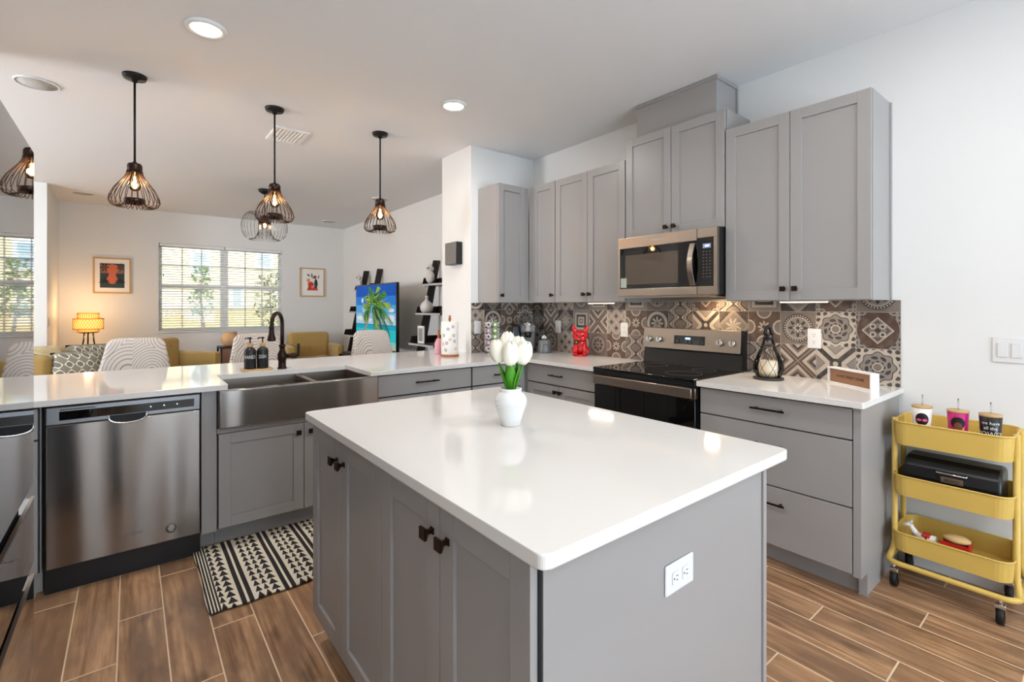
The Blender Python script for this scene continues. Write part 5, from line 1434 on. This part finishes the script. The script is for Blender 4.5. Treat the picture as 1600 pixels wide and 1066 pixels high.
# screen picture drawn as flat lit shapes; u 0..1 from left (far) to right (near), v up
W_ = ty1 - ty0 - 0.03; Hh = tz1 - tz0 - 0.03
def SP(u_, v_, n=0): return (tvx + 0.003 - n * 0.0004, ty1 - 0.015 - u_ * W_, tz0 + 0.015 + v_ * Hh)
m = MB()
bands = [(0.0, 0.06, (196, 196, 170)), (0.06, 0.12, (130, 214, 206)), (0.12, 0.30, (40, 204, 214)), (0.30, 0.36, (20, 176, 206)), (0.36, 0.375, (16, 140, 190)), (0.375, 0.45, (190, 222, 236)), (0.45, 0.55, (150, 206, 240)), (0.55, 0.68, (92, 176, 236)), (0.68, 0.82, (40, 132, 222)), (0.82, 1.0, (18, 92, 196))]
for k, (v0, v1, c) in enumerate(bands):
    m.mi = em('screen_band_%s' % 'abcdefghij'[k], c); m.poly([SP(0, v0), SP(1, v0), SP(1, v1), SP(0, v1)])
def sblob(u_, v_, a_, b_, n=1, seed=0):
    rd2 = random.Random(seed); P = []
    for q in range(22):
        w_ = 2 * PI * q / 22; s1 = 1 + 0.18 * rd2.uniform(-1, 1); uu = min(1, max(0, u_ + a_ * math.cos(w_) * s1)); vv = min(1, max(0, v_ + b_ * math.sin(w_) * s1)); P.append(SP(uu, vv, n))
    m.poly(P)
wc = em('screen_cloud', (236, 244, 250)); m.mi = wc
for k, (u_, v_, a_, b_) in enumerate(((0.12, 0.47, 0.1, 0.035), (0.3, 0.44, 0.14, 0.03), (0.62, 0.44, 0.16, 0.03), (0.86, 0.48, 0.12, 0.05), (0.22, 0.60, 0.05, 0.04), (0.55, 0.52, 0.1, 0.04), (0.9, 0.60, 0.06, 0.03), (0.18, 0.76, 0.03, 0.04))): sblob(u_, v_, a_, b_, 1, k)
tr = em('screen_trunk', (176, 150, 120)); m.mi = tr
tp = [(-0.0, 0.13), (0.12, 0.18), (0.24, 0.27), (0.33, 0.40), (0.40, 0.56)]
wd = [0.030, 0.028, 0.024, 0.018, 0.012]
for k in range(4):
    m.poly([SP(max(0, tp[k][0]), tp[k][1] - wd[k], 2), SP(tp[k + 1][0] + wd[k + 1] * .5, tp[k + 1][1] - wd[k + 1], 2), SP(tp[k + 1][0] - wd[k + 1] * .5, tp[k + 1][1] + wd[k + 1], 2), SP(max(0, tp[k][0] - .01), tp[k][1] + wd[k], 2)])
gc = [em('screen_frond_a', (88, 150, 52)), em('screen_frond_b', (44, 100, 52)), em('screen_frond_c', (160, 190, 66)), em('screen_frond_d', (22, 74, 50))]
rd2 = random.Random(4); c0 = (0.44, 0.66)
arms = [(150, .24, .10, 2), (120, .26, .05, 2), (95, .32, .0, 0), (70, .40, .06, 2), (48, .46, .12, 0), (28, .50, .22, 2), (10, .50, .34, 0), (-8, .44, .38, 1), (-28, .36, .34, 3), (-50, .30, .30, 1), (-72, .28, .22, 3), (172, .22, .2, 0), (200, .20, .16, 1), (60, .3, .16, 1), (20, .34, .30, 3), (-15, .30, .42, 3), (-40, .22, .44, 1)]
lay = 0
for th, L2, drop, ci in arms:
    th = R(th); prev = None
    for q in range(15):
        s1 = q / 14; uu = c0[0] + L2 * s1 * math.cos(th); vv = c0[1] + L2 * s1 * math.sin(th) - drop * s1 * s1
        if prev and q > 1:
            dx_, dv_ = uu - prev[0], vv - prev[1]; L3 = math.hypot(dx_, dv_) + 1e-6
            for sd_ in (-1, 1):
                ln = (0.055 + 0.10 * math.sin(PI * s1)) * (0.8 + 0.4 * rd2.random())
                tipx = uu + dx_ / L3 * ln * 0.9 - sd_ * dv_ / L3 * ln * 0.55; tipv = vv + dv_ / L3 * ln * 0.9 + sd_ * dx_ / L3 * ln * 0.55 - 0.03
                m.mi = gc[(ci + (rd2.random() < 0.25)) % 4]; lay += 1
                P = [(prev[0], prev[1]), (uu, vv), (tipx, tipv), ((prev[0] + tipx) / 2 + 0.004, (prev[1] + tipv) / 2 - 0.012)]
                if all(0 <= a <= 1 and 0 <= b <= 1 for a, b in P): m.poly([SP(a, b, 3 + lay * 0.008) for a, b in P])
        prev = (uu, vv)
m.build('screen', scm, t)
m = MB()
for yy in (6.05, 7.1):
    m.tube([(tvx + 0.02, yy, tz0 + 0.01), (tvx - 0.11, yy, 0.672)], 0.008, 8); m.tube([(tvx + 0.02, yy, tz0 + 0.01), (tvx + 0.14, yy, 0.672)], 0.008, 8)
m.build('feet', M_black, t)
t = thing('media_console', 'low black media console under the television', 'console', (2.9, 6.3, 0))
MB().box(2.50, 3.12, 5.68, 7.28, 0.08, 0.665, bev=0.004).build('cabinet', M_woodd, t)
m = MB()
for yy in (5.74, 7.22):
    for xx in (2.54, 3.08): m.box(xx - 0.02, xx + 0.02, yy - 0.02, yy + 0.02, 0, 0.08)
m.build('feet', M_woodd, t)
for k in range(3): MB().box(2.494, 2.50, 5.70 + k * 0.525, 6.205 + k * 0.525, 0.10, 0.645).build('door', M_woodd, t)

# ladder shelves
def ladder(yc0, yc1, lab):
    t = thing('ladder_shelf', lab, 'shelf', (3.0, (yc0 + yc1) / 2, 0), group='dark leaning ladder shelves beside the television')
    def xf_(z): return 3.155 - (1.95 - z) * 0.20     # leaning front line
    for yy in (yc0, yc1 - 0.03):
        m = MB(); m.loft([[(xf_(0) - 0.06, yy, 0), (xf_(0) + 0.06, yy, 0), (xf_(0) + 0.06, yy + 0.03, 0), (xf_(0) - 0.06, yy + 0.03, 0)],
                          [(xf_(1.95) - 0.045, yy, 1.95), (xf_(1.95) + 0.045, yy, 1.95), (xf_(1.95) + 0.045, yy + 0.03, 1.95), (xf_(1.95) - 0.045, yy + 0.03, 1.95)]], sm=False)
        m.build('upright', M_woodd, t)
    for z_ in (1.63, 1.26, 0.88, 0.48, 0.12):
        x0 = xf_(z_) - 0.14 - (1.63 - z_) * 0.04; m = MB()
        m.box(x0, 3.195, yc0 - 0.002, yc1 + 0.002, z_ - 0.02, z_)
        for ya in (yc0 - 0.014, yc1 + 0.002): m.prism([(x0, z_ - 0.02), (3.195, z_ - 0.02), (3.195, z_ + 0.085), (x0 + 0.03, z_ + 0.085)], ya, ya + 0.012, axis='y')
        m.box(3.183, 3.195, yc0, yc1, z_, z_ + 0.09)
        m.build('shelf_tray', M_woodd, t)
        MB().box(x0 - 0.004, x0, yc0 - 0.014, yc1 + 0.014, z_ - 0.022, z_ + 0.002).build('edge_strip', mat('shelf_edge', (180, 180, 184), 0.3) if 'shelf_edge' not in MATS else MATS['shelf_edge'], t)
ladder(4.98, 5.58, 'black leaning ladder shelf half hidden by the wall end, right of the television')
ladder(7.38, 7.98, 'black leaning ladder shelf left of the television')
# ornaments
M_orn = mat('white_ornament', (214, 210, 208), 0.35)
def ornament(xx, yy, z0, lab, kind):
    t = thing('ornament', lab, 'ornament', (xx, yy, z0))
    if kind == 'bird':
        m = MB(); m.ball((xx, yy, z0 + 0.085), 0.06, sx=0.9, sy=1.1, sz=1.4); m.ball((xx, yy - 0.01, z0 + 0.19), 0.042)
        for s1 in (-1, 1): m.tube([(xx, yy + s1 * 0.024, z0 + 0.215), (xx, yy + s1 * 0.034, z0 + 0.255)], 0, 8, rad=[0.014, 0.003])
        m.build('body', M_orn, t)
        m = MB()
        for s1 in (-1, 1): m.ball((xx - 0.036, yy - 0.01 + s1 * 0.016, z0 + 0.198), 0.010, n=10, rows=8)
        m.tube([(xx - 0.04, yy - 0.01, z0 + 0.186), (xx - 0.056, yy - 0.01, z0 + 0.178)], 0, 6, rad=[0.006, 0.001])
        m.build('eyes_and_beak', M_black, t)
    else:
        MB().lathe([(0, 0), (0.05, 0), (0.075, 0.03), (0.085, 0.07), (0.07, 0.12), (0.035, 0.15), (0.018, 0.165), (0.02, 0.18), (0, 0.18)], (xx, yy, z0), 24).build('jar', M_orn, t)
        MB().ball((xx, yy, z0 + 0.20), 0.022).build('stopper', M_orn, t)
ornament(2.98, 5.42, 1.632, 'white owl ornament on the top shelf of the right ladder shelf', 'bird')
ornament(2.93, 5.42, 1.262, 'white round stoppered jar on the second shelf of the right ladder shelf', 'jar')
ornament(2.98, 7.86, 1.632, 'pale owl ornament on the top shelf of the left ladder shelf', 'bird')
ornament(2.98, 7.62, 1.262, 'pale round jar on the second shelf of the left ladder shelf', 'jar')
t = thing('photo_frame', 'small white photo frame on the third shelf of the right ladder shelf', 'photo frame', (2.9, 5.40, 0.882))
MB(NX(2.86)).box(5.34, 5.50, 0, 0.015, 0.882, 1.10).build('frame', M_trim, t); MB(NX(2.844)).box(5.365, 5.475, -0.0005, 0.001, 0.91, 1.072).build('photo', mat('grey_photo', (150, 148, 148), 0.5), t)

# framed prints on the far wall
def print_frame(px0, px1, z0, z1, name, lab, shapes, aspect=1):
    x0, x1 = px_x(px0, YB), px_x(px1, YB)
    t = thing('framed_print', lab, 'picture', ((x0 + x1) / 2, YB, z0)); f = NY(YB)
    m = MB(f); b = 0.022
    m.box(x0, x1, 0, 0.025, z0, z0 + b); m.box(x0, x1, 0, 0.025, z1 - b, z1); m.box(x0, x0 + b, 0, 0.025, z0 + b, z1 - b); m.box(x1 - b, x1, 0, 0.025, z0 + b, z1 - b)
    m.build('frame', M_wood, t, bevel=0.001)
    mt_ = MB(f).box(x0 + b, x1 - b, 0.004, 0.012, z0 + b, z1 - b).build('mat_board', M_canvas, t)
    m = MB(f); mats_ = []; 
    for k, (col, polys) in enumerate(shapes):
        key = name + '_' + 'abcdefgh'[k]; mats_.append(mat(key, col, 0.8)); m.mi = k
        for P in polys:
            m.poly([(x0 + (x1 - x0) * u_, 0.0125 + k * 0.0016 + polys.index(P) * 0.0001, z0 + (z1 - z0) * v_) for u_, v_ in P])
    m.build('artwork', mats_, mt_)
def circ(u_, v_, a_, b_, n=20, t0=0, t1=360): return [(u_ + a_ * math.cos(R(t0 + (t1 - t0) * k / n)), v_ + b_ * math.sin(R(t0 + (t1 - t0) * k / n))) for k in range(n + (0 if t1 - t0 >= 360 else 1))]
def frond(u_, v_, dir_, L_, w_): 
    ca, sa = math.cos(R(dir_)), math.sin(R(dir_)); return [(u_, v_), (u_ + L_ * .5 * ca - w_ * sa, v_ + L_ * .5 * sa + w_ * ca), (u_ + L_ * ca, v_ + L_ * sa), (u_ + L_ * .5 * ca + w_ * sa, v_ + L_ * .5 * sa - w_ * ca)]
def zpx(py, px, yy=YB):
    xx = px_x(px, yy); d = xx * math.sin(R(38.484)) + yy * math.cos(R(38.484)); return CAM_H + (479 - py) * d / 749.3
print_frame(145, 205, zpx(459, 175), zpx(403, 175), 'sunset', 'wood-framed print of an orange figure between dark palms, above the lamp',
            [((52, 68, 78), [[(0.18, 0.16), (0.82, 0.16), (0.82, 0.84), (0.18, 0.84)]]), ((146, 98, 88), [[(0.2, 0.56), (0.8, 0.56), (0.8, 0.80), (0.2, 0.80)]]),
             ((198, 108, 82), [circ(0.5, 0.68, 0.15, 0.14), [(0.38, 0.36), (0.62, 0.36), (0.58, 0.62), (0.42, 0.62)], circ(0.5, 0.38, 0.16, 0.11)]), ((34, 52, 48), [frond(0.3, 0.72, a, 0.14, 0.02) for a in range(0, 360, 60)] + [frond(0.72, 0.74, a, 0.13, 0.02) for a in range(20, 380, 60)] + [frond(0.3, 0.3, a, 0.16, 0.02) for a in range(10, 180, 28)] + [frond(0.7, 0.3, a, 0.16, 0.02) for a in range(10, 180, 28)])])
print_frame(468, 507, zpx(464, 487), zpx(419, 487), 'cactus', 'wood-framed print of red and green cactus shapes, right of the window',
            [((206, 64, 46), [[(0.28, 0.22), (0.72, 0.22), (0.68, 0.36), (0.34, 0.36)], circ(0.44, 0.42, 0.12, 0.10), circ(0.60, 0.68, 0.07, 0.06)]), ((40, 70, 62), [circ(0.64, 0.46, 0.07, 0.16), frond(0.5, 0.62, 100, 0.22, 0.03), frond(0.5, 0.62, 40, 0.2, 0.025), frond(0.42, 0.70, 150, 0.18, 0.03), frond(0.72, 0.62, 70, 0.16, 0.025)]), ((230, 142, 110), [circ(0.34, 0.56, 0.06, 0.07), circ(0.5, 0.34, 0.05, 0.05)])])

# tripod lamp
lx, ly = -0.455, 8.78
t = thing('tripod_lamp', 'lit woven-shade lamp on dark tripod legs in the far left corner', 'lamp', (lx, ly, 0))
def rattan(name, prof):
    m = MB(); n_ = 30
    rr = lambda q: prof
    for k in range(n_):
        for s1 in (-1, 1):
            pts = []
            for q in range(9):
                f_ = q / 8; a = 2 * PI * k / n_ + s1 * f_ * 0.5
                # interpolate profile
                p_ = f_ * (len(prof) - 1); i_ = min(int(p_), len(prof) - 2); g_ = p_ - i_
                r = prof[i_][0] + (prof[i_ + 1][0] - prof[i_][0]) * g_; z_ = prof[i_][1] + (prof[i_ + 1][1] - prof[i_][1]) * g_
                pts.append((lx + r * math.cos(a), ly + r * math.sin(a), z_))
            m.tube(pts, 0.0035, 4)
    for r, z_ in (prof[0], prof[-1]): m.tube([(lx + r * math.cos(2 * PI * q / 36), ly + r * math.sin(2 * PI * q / 36), z_) for q in range(36)], 0.006, 6, closed=True)
    return m
M_ratt = mat('rattan', (226, 178, 96), 0.8)
M_shade = mat('shade_liner', (240, 206, 140), 0.9, emit=(255, 190, 96), estr=2.2)
sh = rattan('shade', [(0.160, 1.035), (0.160, 1.175)]).build('shade', M_ratt, t)
m = rattan('inner', [(0.112, 0.995), (0.115, 1.255)]); m.build('inner_shade', M_ratt, sh)
MB().lathe([(0.155, 1.04), (0.155, 1.17)], (lx, ly, 0), 32).build('outer_liner', M_shade, sh)
MB().lathe([(0.108, 1.0), (0.111, 1.25)], (lx, ly, 0), 32).build('liner', M_shade, sh)
m = MB(); m.lathe([(0, 0), (0.02, 0), (0.02, 0.06), (0, 0.06)], (lx, ly, 1.0), 12); m.cyl((lx, ly, 0.98), (lx, ly, 1.01), 0.10, 20); m.build('lamp_holder', M_black, t)
for k in range(3):
    a = 2 * PI * k / 3 + 0.5
    MB().tube([(lx + 0.05 * math.cos(a), ly + 0.05 * math.sin(a), 1.0), (lx + 0.06 * math.cos(a), ly + 0.06 * math.sin(a), 0.88), (lx + 0.22 * math.cos(a), ly + 0.22 * math.sin(a), 0.0)], 0.009, 8).build('leg', M_black, t)
b = MB(); b.ball((lx, ly, 1.13), 0.035); b.build('bulb', mat('warm_bulb', (255, 220, 160), 0.5, emit=(255, 210, 140), estr=14), t)
light('POINT', 'tripod_lamp_glow', (lx, ly, 1.31), 9, (1.0, 0.62, 0.30), radius=0.05)
light('POINT', 'tripod_lamp_glow', (lx, ly, 0.94), 5, (1.0, 0.62, 0.30), radius=0.04)

# sofa, armchairs
def cushion_shape(m, x0, x1, y0, y1, z0, z1, r=0.05): m.box(x0, x1, y0, y1, z0, z1, bev=r, seg=3)
t = thing('sofa', 'mustard fabric sofa at the left, seen above the worktop', 'sofa', (-0.40, 7.15, 0))
m = MB(); cushion_shape(m, -0.93, -0.59, 6.35, 7.85, 0.18, 0.88, 0.07); m.build('backrest', M_mustard, t)
m = MB(); m.box(-0.90, -0.02, 6.40, 7.80, 0.14, 0.34, bev=0.02); m.build('base', M_mustard, t)
for y0, y1 in ((6.50, 7.10), (7.11, 7.72)):
    m = MB(); cushion_shape(m, -0.60, 0.0, y0, y1, 0.34, 0.49, 0.04); m.build('seat_cushion', M_mustard, t)
for y0, y1 in ((6.32, 6.46), (7.72, 7.86)):
    m = MB(); cushion_shape(m, -0.85, 0.0, y0, y1, 0.16, 0.57, 0.05); m.build('arm', M_mustard, t)
for xx in (-0.80, 0.05):
    for yy in (6.42, 7.78): MB().cyl((xx, yy, 0.0), (xx, yy, 0.15), 0.015, 10, 0.025).build('leg', M_wood, t)
m = MB(); rows_ = []
for k in range(12):
    yy = 6.42 + 0.75 * k / 11
    prof = [(-0.965, 0.52), (-0.96, 0.80), (-0.89, 0.90), (-0.73, 0.91), (-0.61, 0.875), (-0.55, 0.79), (-0.44, 0.68), (-0.32, 0.59), (-0.15, 0.52)]
    rows_.append([(a + 0.008 * math.sin(k * 1.7 + q), yy, b + 0.006 * math.sin(k * 2.1 + q * 1.3)) for q, (a, b) in enumerate(prof)])
m.loft(rows_, closed=False, cap=False); o = m.build('throw_blanket', M_throw); so = o.modifiers.new('thick', 'SOLIDIFY'); so.thickness = 0.012
tag(o, 'cream striped throw blanket draped over the mustard sofa back', 'blanket')
def pillow(c, rot, tilt_, lab, w_=0.46, h_=0.32):
    m = MB(); rows_ = []
    Mx = Matrix.Translation(c) @ Matrix.Rotation(rot, 4, 'Z') @ Matrix.Rotation(tilt_, 4, 'X')
    N = 10
    for side in (-1, 1):
        g_ = []
        for j_ in range(N + 1):
            r_ = []
            for i_ in range(N + 1):
                a = i_ / N * 2 - 1; b = j_ / N * 2 - 1
                th_ = 0.085 * ((1 - a ** 4) * (1 - b ** 4)) ** 0.5 * side; pin = 1 - 0.06 * (1 - abs(a * b))
                r_.append(Mx @ Vector((a * w_ / 2 * (1 - 0.06 * (1 - b * b) * 0 - 0.05 * (b * b < 0.5)), th_, b * h_ / 2)))
            g_.append(r_)
        m.loft(g_, closed=False, cap=False)
    bmesh.ops.remove_doubles(m.bm, verts=m.bm.verts[:], dist=0.001)
    o = m.build('throw_pillow', M_ogee); tag(o, lab, 'pillow'); return o
pillow((-0.40, 6.40, 0.755), R(-6), R(-14), 'grey ogee-patterned pillow in front, leaning on the near sofa arm', 0.44, 0.28)
pillow((-0.30, 7.02, 0.78), R(6), R(-10), 'grey ogee-patterned pillow further back on the sofa seat', 0.5, 0.30)

def armchair(loc, rot, lab):
    t = thing('armchair', lab, 'armchair', loc, rotz=rot)
    m = MB(); rows_ = []
    N = 12
    # back: padded slab, top slightly rolled
    for yy, zz, th in ((0.30, 0.30, 0.0), (0.32, 0.5, 0), (0.35, 0.7, 0), (0.38, 0.86, 0), (0.39, 0.90, 0)):
        pass
    m.box(-0.33, 0.33, 0.24, 0.42, 0.25, 0.90, bev=0.06, seg=3); bk = m.build('backrest', M_mustard, t, world=False)
    m = MB()
    for xx in (-0.18, 0, 0.18):
        for zz in (0.62, 0.78): m.ball((xx, 0.238, zz), 0.012, n=8, rows=6)
    m.build('tufting_button', M_mustard, bk, world=False)
    m = MB(); m.box(-0.34, 0.34, -0.36, 0.36, 0.18, 0.34, bev=0.02); m.build('base', M_mustard, t, world=False)
    m = MB(); m.box(-0.31, 0.31, -0.38, 0.26, 0.34, 0.49, bev=0.04, seg=3); m.build('seat_cushion', M_mustard, t, world=False)
    for s1 in (-1, 1):
        m = MB(); m.box(min(s1 * 0.31, s1 * 0.43), max(s1 * 0.31, s1 * 0.43), -0.40, 0.40, 0.18, 0.70, bev=0.03, seg=3); m.build('arm', M_mustard, t, world=False)
        for s2 in (-1, 1): MB().cyl((s1 * 0.36, s2 * 0.33, 0), (s1 * 0.34, s2 * 0.31, 0.19), 0.014, 10, 0.022).build('leg', M_wood, t, world=False)
    return t
ac = armchair((0.44, 8.04, 0), R(35), 'mustard armchair below the left half of the window, turned sideways')
dup(ac, (2.40, 8.45, 0), R(-6), 'mustard armchair under the cactus print, facing the kitchen')
# side table with vase
t = thing('side_table', 'small black-framed side table with a woven panel below the window', 'side table', (1.32, 8.6, 0))
m = MB(); tx0, tx1, ty0_, ty1_ = 1.06, 1.42, 8.42, 8.80
m.box(tx0, tx1, ty0_, ty1_, 0.70, 0.725)
for xx in (tx0, tx1 - 0.025):
    for yy in (ty0_, ty1_ - 0.025): m.box(xx, xx + 0.025, yy, yy + 0.025, 0, 0.70)
m.build('frame', M_woodd, t); MB().box(tx0 + 0.025, tx1 - 0.025, ty0_ + 0.005, ty0_ + 0.015, 0.30, 0.70).build('panel', mat('woven_panel', (150, 112, 92), 0.9, bump=(80, 1.0)), t)
t = thing('table_vase', 'round tan ribbed vase on the side table below the window', 'vase', (1.22, 8.6, 0.725))
MB().lathe([(0, 0), (0.07, 0), (0.09, 0.02), (0.125, 0.07), (0.13, 0.11), (0.12, 0.15), (0.09, 0.19), (0.085, 0.20), (0.10, 0.22), (0.085, 0.22), (0.0, 0.18)], (1.22, 8.6, 0.7255), 28).build('pot', mat('tan_ceramic', (206, 164, 120), 0.5), t)
